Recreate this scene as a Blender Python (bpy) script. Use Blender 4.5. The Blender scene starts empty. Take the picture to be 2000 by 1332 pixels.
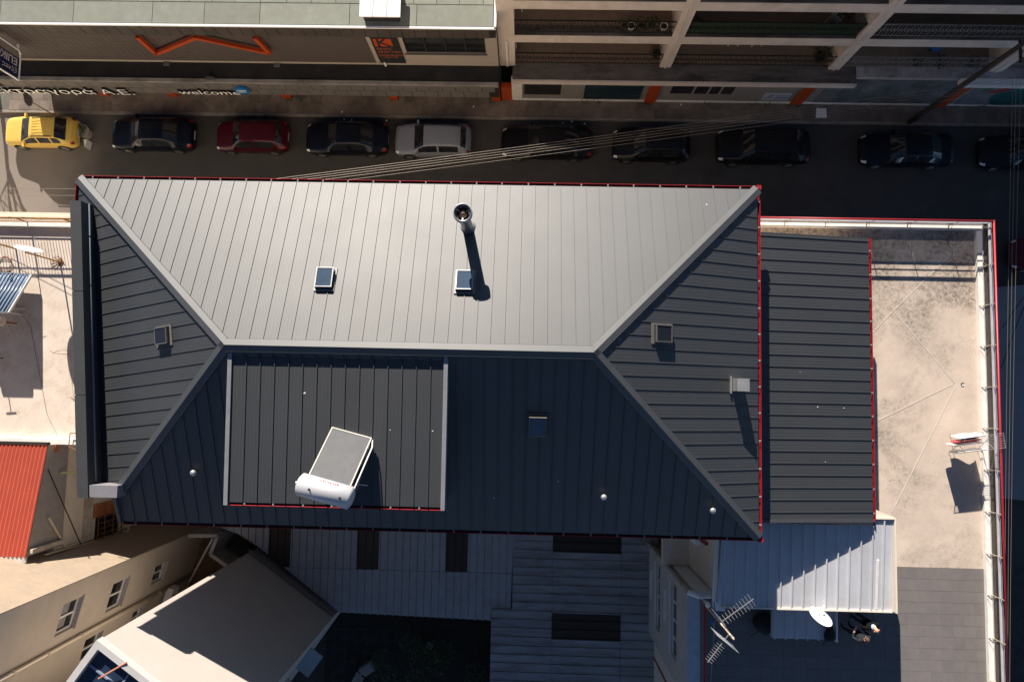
import bpy, math, random
from mathutils import Vector, Matrix, Quaternion
random.seed(7)
R = math.radians
sc = bpy.context.scene
col = sc.collection
# ---------------------------------------------------------------- camera, sky, sun, exposure
FPX, CAMZ = 1333.0, 37.0
TILT, SIDE, ROLL = R(4.247), R(1.071), R(1.25)
cam_rot = Matrix.Rotation(ROLL, 3, 'Z') @ Matrix.Rotation(SIDE, 3, 'Y') @ Matrix.Rotation(TILT, 3, 'X')
cd = bpy.data.cameras.new('drone_camera')
cd.sensor_fit = 'HORIZONTAL'; cd.sensor_width = 36.0; cd.lens = 36.0 * FPX / 2000.0
cd.clip_start = 0.5; cd.clip_end = 2000
co = bpy.data.objects.new('drone_camera', cd)
co.matrix_world = Matrix.Translation((0, 0, CAMZ)) @ cam_rot.to_4x4()
col.objects.link(co); sc.camera = co

SUN_EL, SUN_AZ = R(22.0), R(13.5)          # sun low over the far side of the street, a little to the left
sun_dir = Vector((-math.sin(SUN_AZ) * math.cos(SUN_EL), math.cos(SUN_AZ) * math.cos(SUN_EL), math.sin(SUN_EL)))
w = bpy.data.worlds.new('World'); sc.world = w; w.use_nodes = True
wn = w.node_tree.nodes; wl = w.node_tree.links
for n in list(wn): wn.remove(n)
wo = wn.new('ShaderNodeOutputWorld'); wb = wn.new('ShaderNodeBackground'); ws = wn.new('ShaderNodeTexSky')
ws.sky_type = 'NISHITA'; ws.sun_disc = False; ws.sun_elevation = SUN_EL; ws.sun_rotation = -SUN_AZ
ws.altitude = 50; ws.air_density = 0.5; ws.dust_density = 0.0; ws.ozone_density = 1.5
wb.inputs['Strength'].default_value = 0.05
wl.new(ws.outputs[0], wb.inputs[0]); wl.new(wb.outputs[0], wo.inputs[0])
sl = bpy.data.lights.new('sun', 'SUN'); sl.energy = 5.0; sl.angle = R(0.5); sl.color = (1.0, 0.91, 0.80)
so = bpy.data.objects.new('sun', sl); so.rotation_mode = 'QUATERNION'
so.rotation_quaternion = (-sun_dir).to_track_quat('-Z', 'Y'); so.location = (0, 0, 80); col.objects.link(so)
sc.view_settings.view_transform = 'Standard'; sc.view_settings.look = 'None'
sc.view_settings.exposure = 1.12; sc.view_settings.gamma = 1.0
sc.render.engine = 'CYCLES'

# ---------------------------------------------------------------- surveying helpers: photo point + height -> place
def ray(px, py):
    return cam_rot @ Vector(((px - 1000) / FPX, -(py - 666) / FPX, -1.0))
def at(px, py, z):
    d = ray(px, py); k = (z - CAMZ) / d.z
    return Vector((d.x * k, d.y * k, z))
def onplane(px, py, n, p0):
    d = ray(px, py); o = Vector((0, 0, CAMZ)); n = Vector(n)
    return o + d * (n.dot(Vector(p0) - o) / n.dot(d))
def pix(p):
    q = cam_rot.transposed() @ (Vector(p) - Vector((0, 0, CAMZ))); return 1000 + FPX*q.x/-q.z, 666 - FPX*q.y/-q.z
def pr_ok(x, y, z):
    a, b = pix((x, y, z)); return -30 < a < 2030 and -30 < b < 1362
def ax(px, py, z): return at(px, py, z).x
def ay(px, py, z): return at(px, py, z).y

# ---------------------------------------------------------------- materials
MATS = {}
def mat(name, c, rough=0.7, metal=0.0, var=0.12, scale=3.0, bump=0.0, bscale=40.0, spec=0.5, dirt=None, dscale=0.8, damt=0.5, rand=0.0, coat=0.0, stretch=None, speck=0.0, rvar=0.0, grit=0.0):
    if name in MATS: return MATS[name]
    m = bpy.data.materials.new(name); m.use_nodes = True
    N = m.node_tree.nodes; L = m.node_tree.links
    b = N['Principled BSDF']
    b.inputs['Roughness'].default_value = rough; b.inputs['Metallic'].default_value = metal
    b.inputs['Specular IOR Level'].default_value = spec
    if coat: b.inputs['Coat Weight'].default_value = coat; b.inputs['Coat Roughness'].default_value = 0.05
    tc = N.new('ShaderNodeTexCoord'); geo = N.new('ShaderNodeNewGeometry')
    src = geo.outputs['Position']
    if stretch:
        mp = N.new('ShaderNodeMapping'); mp.inputs['Scale'].default_value = stretch
        L.new(src, mp.inputs[0]); src = mp.outputs[0]
    nz = N.new('ShaderNodeTexNoise'); nz.inputs['Scale'].default_value = scale; nz.inputs['Detail'].default_value = 6; nz.inputs['Roughness'].default_value = 0.65
    L.new(src, nz.inputs['Vector'])
    rp = N.new('ShaderNodeValToRGB')
    rp.color_ramp.elements[0].position = 0.3; rp.color_ramp.elements[1].position = 0.7
    rp.color_ramp.elements[0].color = (*[max(0, v * (1 - var)) for v in c], 1)
    rp.color_ramp.elements[1].color = (*[min(1, v * (1 + var)) for v in c], 1)
    L.new(nz.outputs['Fac'], rp.inputs[0]); out = rp.outputs[0]
    if dirt:
        n2 = N.new('ShaderNodeTexNoise'); n2.inputs['Scale'].default_value = dscale; n2.inputs['Detail'].default_value = 9; n2.inputs['Roughness'].default_value = 0.7; n2.inputs['Distortion'].default_value = 0.4
        L.new(src, n2.inputs['Vector'])
        r2 = N.new('ShaderNodeValToRGB'); r2.name = 'dirt_ramp'; r2.color_ramp.elements[0].position = 0.46; r2.color_ramp.elements[1].position = 0.66
        r2.color_ramp.elements[0].color = (0, 0, 0, 1); r2.color_ramp.elements[1].color = (damt, damt, damt, 1)
        L.new(n2.outputs['Fac'], r2.inputs[0])
        mx = N.new('ShaderNodeMixRGB'); mx.inputs[2].default_value = (*dirt, 1)
        fac = r2.outputs[0]
        if grit:
            n5 = N.new('ShaderNodeTexNoise'); n5.inputs['Scale'].default_value = 9; n5.inputs['Detail'].default_value = 5; n5.inputs['Roughness'].default_value = 0.75
            L.new(src, n5.inputs['Vector']); r5 = N.new('ShaderNodeMapRange'); r5.inputs['From Min'].default_value = 0.42; r5.inputs['From Max'].default_value = 0.62; r5.inputs['To Min'].default_value = 1 - grit
            L.new(n5.outputs['Fac'], r5.inputs[0]); m5 = N.new('ShaderNodeMath'); m5.operation = 'MULTIPLY'; L.new(fac, m5.inputs[0]); L.new(r5.outputs[0], m5.inputs[1]); fac = m5.outputs[0]
        L.new(fac, mx.inputs[0]); L.new(out, mx.inputs[1]); out = mx.outputs[0]
    if speck:
        n3 = N.new('ShaderNodeTexNoise'); n3.inputs['Scale'].default_value = 22; n3.inputs['Detail'].default_value = 3
        L.new(src, n3.inputs['Vector'])
        r3 = N.new('ShaderNodeValToRGB'); r3.color_ramp.elements[0].position = 0.60; r3.color_ramp.elements[1].position = 0.72
        r3.color_ramp.elements[0].color = (1, 1, 1, 1); r3.color_ramp.elements[1].color = (1 - speck, 1 - speck, 1 - speck, 1)
        L.new(n3.outputs['Fac'], r3.inputs[0])
        m3 = N.new('ShaderNodeMixRGB'); m3.blend_type = 'MULTIPLY'; m3.inputs[0].default_value = 1
        L.new(out, m3.inputs[1]); L.new(r3.outputs[0], m3.inputs[2]); out = m3.outputs[0]
    if rand:
        oi = N.new('ShaderNodeObjectInfo'); mr = N.new('ShaderNodeMapRange')
        mr.inputs['To Min'].default_value = 1 - rand; mr.inputs['To Max'].default_value = 1 + rand
        L.new(oi.outputs['Random'], mr.inputs[0])
        m4 = N.new('ShaderNodeMixRGB'); m4.blend_type = 'MULTIPLY'; m4.inputs[0].default_value = 1
        L.new(out, m4.inputs[1]); L.new(mr.outputs[0], m4.inputs[2]); out = m4.outputs[0]
    L.new(out, b.inputs['Base Color'])
    if rvar:
        nr = N.new('ShaderNodeTexNoise'); nr.inputs['Scale'].default_value = 0.9; nr.inputs['Detail'].default_value = 3; L.new(src, nr.inputs['Vector'])
        mr2 = N.new('ShaderNodeMapRange'); mr2.inputs['From Min'].default_value = 0.3; mr2.inputs['From Max'].default_value = 0.7; mr2.inputs['To Min'].default_value = rough - rvar; mr2.inputs['To Max'].default_value = rough + rvar
        L.new(nr.outputs['Fac'], mr2.inputs[0]); L.new(mr2.outputs[0], b.inputs['Roughness'])
    if bump:
        nb = N.new('ShaderNodeTexNoise'); nb.inputs['Scale'].default_value = bscale; nb.inputs['Detail'].default_value = 4
        L.new(src, nb.inputs['Vector'])
        bp = N.new('ShaderNodeBump'); bp.inputs['Strength'].default_value = bump; bp.inputs['Distance'].default_value = 0.02
        L.new(nb.outputs['Fac'], bp.inputs['Height']); L.new(bp.outputs[0], b.inputs['Normal'])
    MATS[name] = m
    return m
def glassy(name, c, rough=0.06, alpha=1.0, spec=0.8):
    m = mat(name, c, rough=rough, var=0.15, scale=1.5, spec=spec)
    m.node_tree.nodes['Principled BSDF'].inputs['Alpha'].default_value = alpha
    return m

roof_dark = mat('anthracite_sheet_metal', (0.030, 0.033, 0.037), rough=0.582, metal=0.0, var=0.08, scale=0.6, spec=0.92, rand=0.06, bump=0.03, bscale=1.6, rvar=0.008)
cap_metal = mat('anthracite_flashing', (0.046, 0.049, 0.054), rough=0.56, metal=0.0, var=0.10, scale=1.5, spec=0.95)
parapet_metal = mat('grey_parapet_sheet', (0.042, 0.043, 0.045), rough=0.65, var=0.1, scale=1.0)
red_gutter = mat('red_painted_gutter', (0.33, 0.010, 0.018), rough=0.45, var=0.15, scale=4)
gutter_shade = mat('shaded_gutter_channel', (0.035, 0.006, 0.008), rough=0.7, var=0.4, scale=3)  # shade inside the gutter, painted into the channel colour
bracket_m = mat('pale_gutter_bracket', (0.24, 0.235, 0.23), rough=0.5)
galv = mat('galvanised_steel', (0.42, 0.42, 0.42), rough=0.38, metal=0.55, var=0.15, scale=3)
steel_dull = mat('dull_steel', (0.33, 0.33, 0.33), rough=0.45, metal=0.5, var=0.2, scale=6)
soot = mat('soot', (0.012, 0.011, 0.01), rough=0.9)
rusty = mat('rusty_iron', (0.20, 0.085, 0.035), rough=0.85, var=0.4, scale=12)
copperish = mat('brown_cowl', (0.16, 0.09, 0.06), rough=0.6, var=0.3, scale=10)
black_iron = mat('black_iron', (0.018, 0.016, 0.015), rough=0.6)
white_paint = mat('white_paint', (0.78, 0.76, 0.73), rough=0.55, var=0.05, scale=3, dirt=(0.45, 0.40, 0.34), dscale=2.0, damt=0.25)
cream_paint = mat('cream_paint', (0.70, 0.62, 0.52), rough=0.6, var=0.06)
bright_white = mat('bright_white_enamel', (0.85, 0.85, 0.84), rough=0.3, var=0.03)
beige_wall = mat('beige_render', (0.56, 0.47, 0.36), rough=0.9, var=0.08, scale=2.5, bump=0.15, bscale=60, dirt=(0.30, 0.24, 0.18), dscale=0.7, damt=0.35)
tan_wall = mat('tan_rough_render', (0.285, 0.228, 0.172), rough=0.95, var=0.10, scale=6, bump=0.35, bscale=45, dirt=(0.42, 0.30, 0.2), dscale=1.2, damt=0.3)
pale_screed = mat('pale_roof_screed', (0.66, 0.57, 0.49), rough=0.9, var=0.08, scale=1.6, dirt=(0.38, 0.27, 0.18), dscale=1.3, damt=0.6, bump=0.1, bscale=30, grit=0.6)
screed = mat('stained_terrace_screed', (0.56, 0.465, 0.385), rough=0.95, var=0.12, scale=1.1, dirt=(0.13, 0.11, 0.09), dscale=0.40, damt=0.95, bump=0.12, bscale=50, speck=0.25, grit=0.75)
tile_m = mat('grey_terrace_tile', (0.165, 0.15, 0.145), rough=0.75, var=0.08, scale=4, rand=0.06)
grout_m = mat('tile_grout', (0.25, 0.22, 0.20), rough=0.9)
asphalt = mat('worn_asphalt', (0.062, 0.057, 0.054), rough=0.9, var=0.2, scale=0.7, dirt=(0.035, 0.033, 0.033), dscale=0.35, damt=0.5, bump=0.4, bscale=90, speck=0.2)
old_asphalt = mat('pale_old_asphalt', (0.17, 0.148, 0.132), rough=0.95, var=0.15, scale=1.0, dirt=(0.10, 0.085, 0.075), dscale=0.6, damt=0.5, bump=0.3, bscale=80)
slab_m = mat('pavement_slab', (0.185, 0.15, 0.128), rough=0.9, var=0.15, scale=2.2, dirt=(0.07, 0.055, 0.045), dscale=0.5, damt=0.75, bump=0.2, bscale=50, rand=0.15)
kerb_m = mat('kerb_stone', (0.25, 0.22, 0.19), rough=0.9, var=0.2, scale=3, dirt=(0.08, 0.07, 0.06), dscale=1, damt=0.6)
concrete = mat('grey_concrete', (0.30, 0.28, 0.26), rough=0.9, var=0.15, scale=2, dirt=(0.09, 0.075, 0.065), dscale=0.6, damt=0.7, bump=0.15)
stained_slab = mat('rain_stained_slab', (0.14, 0.122, 0.112), rough=0.95, var=0.25, scale=1.5, dirt=(0.03, 0.025, 0.022), dscale=0.55, damt=0.9, stretch=(0.6, 2.0, 1))
block_paint = mat('pinkish_white_render', (0.66, 0.575, 0.515), rough=0.9, var=0.08, scale=1.5, dirt=(0.33, 0.27, 0.22), dscale=1.0, damt=0.35, bump=0.1)
brown_floor = mat('brown_balcony_floor', (0.27, 0.20, 0.15), rough=0.85, var=0.15, scale=2)
felt_m = mat('green_grey_roof_felt', (0.255, 0.268, 0.225), rough=0.95, var=0.10, scale=2.5, dirt=(0.22, 0.22, 0.18), dscale=0.6, damt=0.5, bump=0.3, bscale=70, rand=0.07)
felt_under = mat('felt_lap_joint', (0.05, 0.05, 0.045), rough=0.95)
bitumen = mat('black_bitumen_roof', (0.012, 0.011, 0.011), rough=0.7, var=0.3, scale=1.0, dirt=(0.07, 0.06, 0.055), dscale=0.5, damt=0.35)
clad_dark = mat('grey_brown_cladding_panel', (0.055, 0.046, 0.041), rough=0.55, var=0.1, scale=1, rand=0.10)
clad_mid = mat('warm_grey_cladding_panel', (0.125, 0.114, 0.107), rough=0.6, var=0.08, scale=1, rand=0.07)
wall_tile = mat('taupe_wall_tile', (0.075, 0.061, 0.055), rough=0.6, var=0.07, scale=2, rand=0.06)
orange_m = mat('orange_paint', (0.40, 0.055, 0.010), rough=0.45, var=0.1)
teal_print = mat('dark_teal_poster', (0.006, 0.028, 0.042), rough=0.4)
pane_dark = glassy('dark_window_glass', (0.014, 0.016, 0.018), rough=0.05)
pane_blue = glassy('roof_window_glass', (0.05, 0.075, 0.11), rough=0.08)
pane_roof = glassy('skylight_roof_glass', (0.02, 0.035, 0.07), rough=0.05)
tint_glass = glassy('brown_tinted_glass', (0.05, 0.035, 0.022), rough=0.04, alpha=0.66)
shed_sheet = mat('weathered_zinc_sheet', (0.36, 0.375, 0.39), rough=0.55, metal=0.1, var=0.06, scale=1.2, dirt=(0.22, 0.20, 0.18), dscale=2.2, damt=0.3, rand=0.06)
shed_dirty = mat('streaked_zinc_sheet', (0.34, 0.35, 0.365), rough=0.6, metal=0.1, var=0.08, scale=1.2, dirt=(0.12, 0.09, 0.07), dscale=1.3, damt=0.5, rand=0.08, stretch=(0.5, 2.5, 1))
rib_shade = mat('shaded_rib_flank', (0.10, 0.10, 0.10), rough=0.8, var=0.3, scale=4)  # shading beside the shed ribs, painted as a darker colour on their sides
brown_poly = mat('brown_translucent_sheet', (0.035, 0.022, 0.013), rough=0.5, var=0.3, scale=5)
porch_sheet = mat('white_ribbed_sheet', (0.50, 0.515, 0.55), rough=0.5, var=0.05, scale=1.2, dirt=(0.40, 0.37, 0.34), dscale=1.5, damt=0.3, rand=0.03)
red_sheet = mat('red_corrugated_sheet', (0.36, 0.055, 0.028), rough=0.7, var=0.08, scale=2)
upvc = mat('white_upvc', (0.72, 0.70, 0.66), rough=0.4, var=0.04)
dirty_white = mat('dirty_white_plaster', (0.50, 0.45, 0.38), rough=0.9, var=0.15, scale=3, dirt=(0.22, 0.15, 0.1), dscale=1.5, damt=0.6)
w_wall = mat('off_white_render', (0.45, 0.41, 0.375), rough=0.9, var=0.04, scale=1.2, bump=0.08, bscale=80)
l_wall = mat('cream_grey_render', (0.52, 0.445, 0.36), rough=0.9, var=0.06, scale=1.2, dirt=(0.36, 0.30, 0.25), dscale=0.8, damt=0.3)
stone_dark = mat('dark_paving_stone', (0.022, 0.02, 0.018), rough=0.9, var=0.3, scale=3, rand=0.25)
mortar_m = mat('pale_mortar', (0.13, 0.125, 0.11), rough=0.95)
soil = mat('dark_soil', (0.03, 0.026, 0.02), rough=1.0, var=0.4, scale=4)
leaf_m = mat('dark_green_leaf', (0.045, 0.075, 0.022), rough=0.6, var=0.4, scale=8)
twig_m = mat('bare_bark', (0.16, 0.115, 0.075), rough=0.9, var=0.3, scale=10)
rubber = mat('black_rubber', (0.012, 0.012, 0.012), rough=0.8)
rim_m = mat('alloy_rim', (0.35, 0.35, 0.36), rough=0.3, metal=0.8)
lamp_glass = mat('headlight_glass', (0.6, 0.62, 0.65), rough=0.15, spec=0.8)
tail_m = mat('tail_light_red', (0.25, 0.01, 0.01), rough=0.2)
plastic_black = mat('black_plastic', (0.015, 0.015, 0.016), rough=0.6)
wood_pole = mat('creosote_pole', (0.05, 0.04, 0.032), rough=0.9, var=0.25, scale=5)
wire_m = mat('aluminium_wire', (0.26, 0.22, 0.18), rough=0.5, metal=0.2)
wire_black = mat('black_cable', (0.012, 0.012, 0.012), rough=0.7)
blue_pipe = mat('grey_blue_pipe', (0.20, 0.25, 0.32), rough=0.35, metal=0.4)
brick_orange = mat('orange_brick', (0.48, 0.16, 0.06), rough=0.9, var=0.15)
pvc_beige = mat('beige_pvc', (0.60, 0.50, 0.37), rough=0.5, var=0.06)
cloth_white = mat('white_cloth', (0.80, 0.79, 0.77), rough=0.9)
cloth_red = mat('red_cloth', (0.55, 0.02, 0.025), rough=0.9)
black_fabric = mat('black_fabric', (0.013, 0.013, 0.014), rough=0.95)
tank_m = mat('white_tank_enamel', (0.46, 0.465, 0.49), rough=0.5, metal=0.1, var=0.05, scale=2, dirt=(0.45, 0.42, 0.4), dscale=4, damt=0.3)
collector_glass = mat('dusty_collector_glass', (0.088, 0.092, 0.10), rough=0.65, var=0.15, scale=3, spec=0.25, dirt=(0.10, 0.092, 0.083), dscale=0.9, damt=0.5, bump=0.05, bscale=30)
pv_blue = mat('blue_evacuated_tube', (0.13, 0.18, 0.26), rough=0.3, spec=0.6)

# sunlight painted into the road colour: paler towards the sunlit left corner
def paint_sunlit_corner(m):
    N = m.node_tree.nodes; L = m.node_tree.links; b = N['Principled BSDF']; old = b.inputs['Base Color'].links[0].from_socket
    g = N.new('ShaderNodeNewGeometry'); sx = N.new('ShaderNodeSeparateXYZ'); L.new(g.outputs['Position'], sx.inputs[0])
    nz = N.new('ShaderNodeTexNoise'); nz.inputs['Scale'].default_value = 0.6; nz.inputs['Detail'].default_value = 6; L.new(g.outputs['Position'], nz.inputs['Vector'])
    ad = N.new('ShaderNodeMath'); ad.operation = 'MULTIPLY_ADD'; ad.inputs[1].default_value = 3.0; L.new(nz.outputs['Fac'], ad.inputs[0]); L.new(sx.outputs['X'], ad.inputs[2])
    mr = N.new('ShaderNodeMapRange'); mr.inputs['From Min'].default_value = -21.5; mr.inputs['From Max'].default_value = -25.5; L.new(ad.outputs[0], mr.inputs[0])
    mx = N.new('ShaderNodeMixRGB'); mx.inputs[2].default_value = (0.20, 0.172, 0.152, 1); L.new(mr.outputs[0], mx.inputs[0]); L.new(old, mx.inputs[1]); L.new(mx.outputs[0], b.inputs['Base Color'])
paint_sunlit_corner(asphalt)
# standing-water stains gather at the far (street) end of the terrace screed
def stain_far_end(m):
    N = m.node_tree.nodes; L = m.node_tree.links; r = N['dirt_ramp']; old = r.inputs[0].links[0].from_socket
    g = N.new('ShaderNodeNewGeometry'); sx = N.new('ShaderNodeSeparateXYZ'); L.new(g.outputs['Position'], sx.inputs[0])
    mr = N.new('ShaderNodeMapRange'); mr.inputs['From Min'].default_value = 0.0; mr.inputs['From Max'].default_value = 6.0; mr.inputs['To Min'].default_value = -0.03; mr.inputs['To Max'].default_value = 0.11
    L.new(sx.outputs['Y'], mr.inputs[0]); ad = N.new('ShaderNodeMath'); ad.operation = 'ADD'; L.new(old, ad.inputs[0]); L.new(mr.outputs[0], ad.inputs[1]); L.new(ad.outputs[0], r.inputs[0])
stain_far_end(screed)

# ---------------------------------------------------------------- mesh helpers
class MB:
    def __init__(s): s.v = []; s.f = []
    def add(s, vs, fs):
        o = len(s.v); s.v += [tuple(p) for p in vs]; s.f += [tuple(i + o for i in f) for f in fs]; return s
    def box(s, x0, x1, y0, y1, z0, z1):
        return s.add([(x0,y0,z0),(x1,y0,z0),(x1,y1,z0),(x0,y1,z0),(x0,y0,z1),(x1,y0,z1),(x1,y1,z1),(x0,y1,z1)],
                     [(0,3,2,1),(4,5,6,7),(0,1,5,4),(1,2,6,5),(2,3,7,6),(3,0,4,7)])
    def hexa(s, b, t):
        return s.add(list(b) + list(t), [(0,3,2,1),(4,5,6,7),(0,1,5,4),(1,2,6,5),(2,3,7,6),(3,0,4,7)])
    def obox(s, c, u, v, n):
        c, u, v, n = Vector(c), Vector(u), Vector(v), Vector(n)
        P = [c + u*a + v*b + n*d for d in (-1, 1) for (a, b) in ((-1,-1),(1,-1),(1,1),(-1,1))]
        return s.add(P, [(0,3,2,1),(4,5,6,7),(0,1,5,4),(1,2,6,5),(2,3,7,6),(3,0,4,7)])
    def prism(s, poly, z0, z1):      # z0, z1: number or function(x, y)
        A = sum(poly[i][0]*poly[(i+1)%len(poly)][1] - poly[(i+1)%len(poly)][0]*poly[i][1] for i in range(len(poly)))
        if A < 0: poly = poly[::-1]
        f0 = z0 if callable(z0) else (lambda x, y: z0); f1 = z1 if callable(z1) else (lambda x, y: z1)
        n = len(poly)
        vs = [(p[0], p[1], f0(p[0], p[1])) for p in poly] + [(p[0], p[1], f1(p[0], p[1])) for p in poly]
        return s.add(vs, [tuple(range(n))[::-1], tuple(range(n, 2*n))] + [(i, (i+1)%n, (i+1)%n+n, i+n) for i in range(n)])
    def beam(s, p0, p1, wd, ht, up=(0,0,1)):
        p0, p1 = Vector(p0), Vector(p1); d = (p1-p0); L = d.length
        if L < 1e-6: return s
        d /= L; up = Vector(up)
        if abs(d.dot(up)) > 0.98: up = Vector((0, 1, 0))
        sd = d.cross(up).normalized(); u2 = sd.cross(d)
        return s.obox((p0+p1)/2, d*L/2, sd*wd/2, u2*ht/2)
    def tube(s, p0, p1, r0, r1=None, n=8, cap=True):
        p0, p1 = Vector(p0), Vector(p1); r1 = r0 if r1 is None else r1
        d = (p1-p0).normalized(); a = Vector((0,0,1)) if abs(d.z) < 0.9 else Vector((1,0,0))
        u = d.cross(a).normalized(); v = d.cross(u)
        vs = []
        for p, r in ((p0, r0), (p1, r1)):
            for i in range(n):
                t = 2*math.pi*i/n; vs.append(p + u*math.cos(t)*r + v*math.sin(t)*r)
        fs = [(i, (i+1)%n, (i+1)%n+n, i+n) for i in range(n)]
        if cap: fs += [tuple(range(n))[::-1], tuple(range(n, 2*n))]
        return s.add(vs, fs)
    def path(s, pts, r, n=6):
        for a, b in zip(pts, pts[1:]): s.tube(a, b, r, n=n)
        return s
    def lathe(s, c, prof, n=20, axis=(0,0,1)):
        c = Vector(c); ax_ = Vector(axis).normalized(); a = Vector((1,0,0)) if abs(ax_.x) < 0.9 else Vector((0,1,0))
        u = ax_.cross(a).normalized(); v = ax_.cross(u); vs = []
        for (r, h) in prof:
            for i in range(n):
                t = 2*math.pi*i/n; vs.append(c + ax_*h + u*math.cos(t)*r + v*math.sin(t)*r)
        fs = []
        for k in range(len(prof)-1):
            for i in range(n): fs.append((k*n+i, k*n+(i+1)%n, (k+1)*n+(i+1)%n, (k+1)*n+i))
        fs.append(tuple(range(n))[::-1]); fs.append(tuple((len(prof)-1)*n+i for i in range(n)))
        return s.add(vs, fs)
    def build(s, name, m, parent=None, smooth=False, local=False):
        me = bpy.data.meshes.new(name); me.from_pydata(s.v, [], s.f); me.update()
        if smooth:
            for p in me.polygons: p.use_smooth = True
        return link(name, me, m, parent, local)
def link(name, me, m, parent=None, local=False):
    if m is not None and not me.materials: me.materials.append(m)
    o = bpy.data.objects.new(name, me); col.objects.link(o)
    if parent is not None:
        o.parent = parent
        if not local and parent.type == 'EMPTY' and parent.parent is None: o.location = -Vector(parent.location)
    return o
def tag(o, label, cat, group=None):
    o['label'] = label; o['category'] = cat
    if group: o['group'] = group
    return o
def thing(name, label, cat, loc=(0,0,0), rz=0.0, group=None):
    o = bpy.data.objects.new(name, None); o.empty_display_size = 0.2; o.location = loc; o.rotation_euler = (0,0,rz)
    col.objects.link(o); return tag(o, label, cat, group)
def struct(o): o['kind'] = 'structure'; return o
def stuff(o): o['kind'] = 'stuff'; return o
def copy_tree(o, parent=None):
    c = o.copy(); col.objects.link(c); c.parent = parent
    for ch in list(o.children): copy_tree(ch, c)
    return c
def bx(name, m, parent, *a, **k): return MB().box(*a).build(name, m, parent, **k)
def text_part(name, body, size, m, parent, mat4, extrude=0.0, font_bold=False, offset=0.0):
    cu = bpy.data.curves.new(name, 'FONT'); cu.body = body; cu.size = size; cu.extrude = extrude; cu.offset = offset
    cu.resolution_u = 3; cu.align_x = 'LEFT'
    o = bpy.data.objects.new('tmp_text', cu); col.objects.link(o)
    dg = bpy.context.evaluated_depsgraph_get(); dg.update()
    me = bpy.data.meshes.new_from_object(o.evaluated_get(dg))
    col.objects.unlink(o); bpy.data.objects.remove(o)
    me.transform(mat4); me.materials.clear(); me.name = name
    return link(name, me, m, parent)
def split_islands(o, name):
    me = o.data; n = len(me.vertices); par = list(range(n))
    def find(a):
        while par[a] != a: par[a] = par[par[a]]; a = par[a]
        return a
    for e in me.edges:
        a, b = find(e.vertices[0]), find(e.vertices[1])
        if a != b: par[a] = b
    groups = {}
    for p in me.polygons: groups.setdefault(find(p.vertices[0]), []).append(p)
    for g in groups.values():
        ids = sorted({v for p in g for v in p.vertices}); mp = {v: i for i, v in enumerate(ids)}
        m2 = bpy.data.meshes.new(name); m2.from_pydata([me.vertices[v].co for v in ids], [], [tuple(mp[v] for v in p.vertices) for p in g]); m2.update()
        m2.materials.append(me.materials[0]); q = bpy.data.objects.new(name, m2); col.objects.link(q); q.parent = o.parent; q.location = o.location
    bpy.data.objects.remove(o)
def frame4(o, xa, ya):
    xa, ya = Vector(xa).normalized(), Vector(ya).normalized(); za = xa.cross(ya)
    M = Matrix((( xa.x, ya.x, za.x, o[0]), (xa.y, ya.y, za.y, o[1]), (xa.z, ya.z, za.z, o[2]), (0,0,0,1)))
    return M

def clip_half(poly, n, d, keep_ge):
    out = []
    for i in range(len(poly)):
        a, b = poly[i], poly[(i+1) % len(poly)]
        da = a[0]*n[0] + a[1]*n[1] - d; db = b[0]*n[0] + b[1]*n[1] - d
        if not keep_ge: da, db = -da, -db
        if da >= 0: out.append(a)
        if (da > 0 and db < 0) or (da < 0 and db > 0):
            t = da / (da - db); out.append((a[0] + (b[0]-a[0])*t, a[1] + (b[1]-a[1])*t))
    return out
def urange(poly, U): us = [p[0]*U[0] + p[1]*U[1] for p in poly]; return min(us), max(us)
def vspan(poly, U, V, u):
    vs = []
    for i in range(len(poly)):
        a, b = poly[i], poly[(i+1) % len(poly)]
        ua = a[0]*U[0]+a[1]*U[1]; ub = b[0]*U[0]+b[1]*U[1]
        if (ua - u) * (ub - u) <= 0 and abs(ua - ub) > 1e-9:
            t = (u - ua) / (ub - ua); p = (a[0]+(b[0]-a[0])*t, a[1]+(b[1]-a[1])*t); vs.append(p[0]*V[0]+p[1]*V[1])
    return (min(vs), max(vs)) if len(vs) > 1 else None
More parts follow.
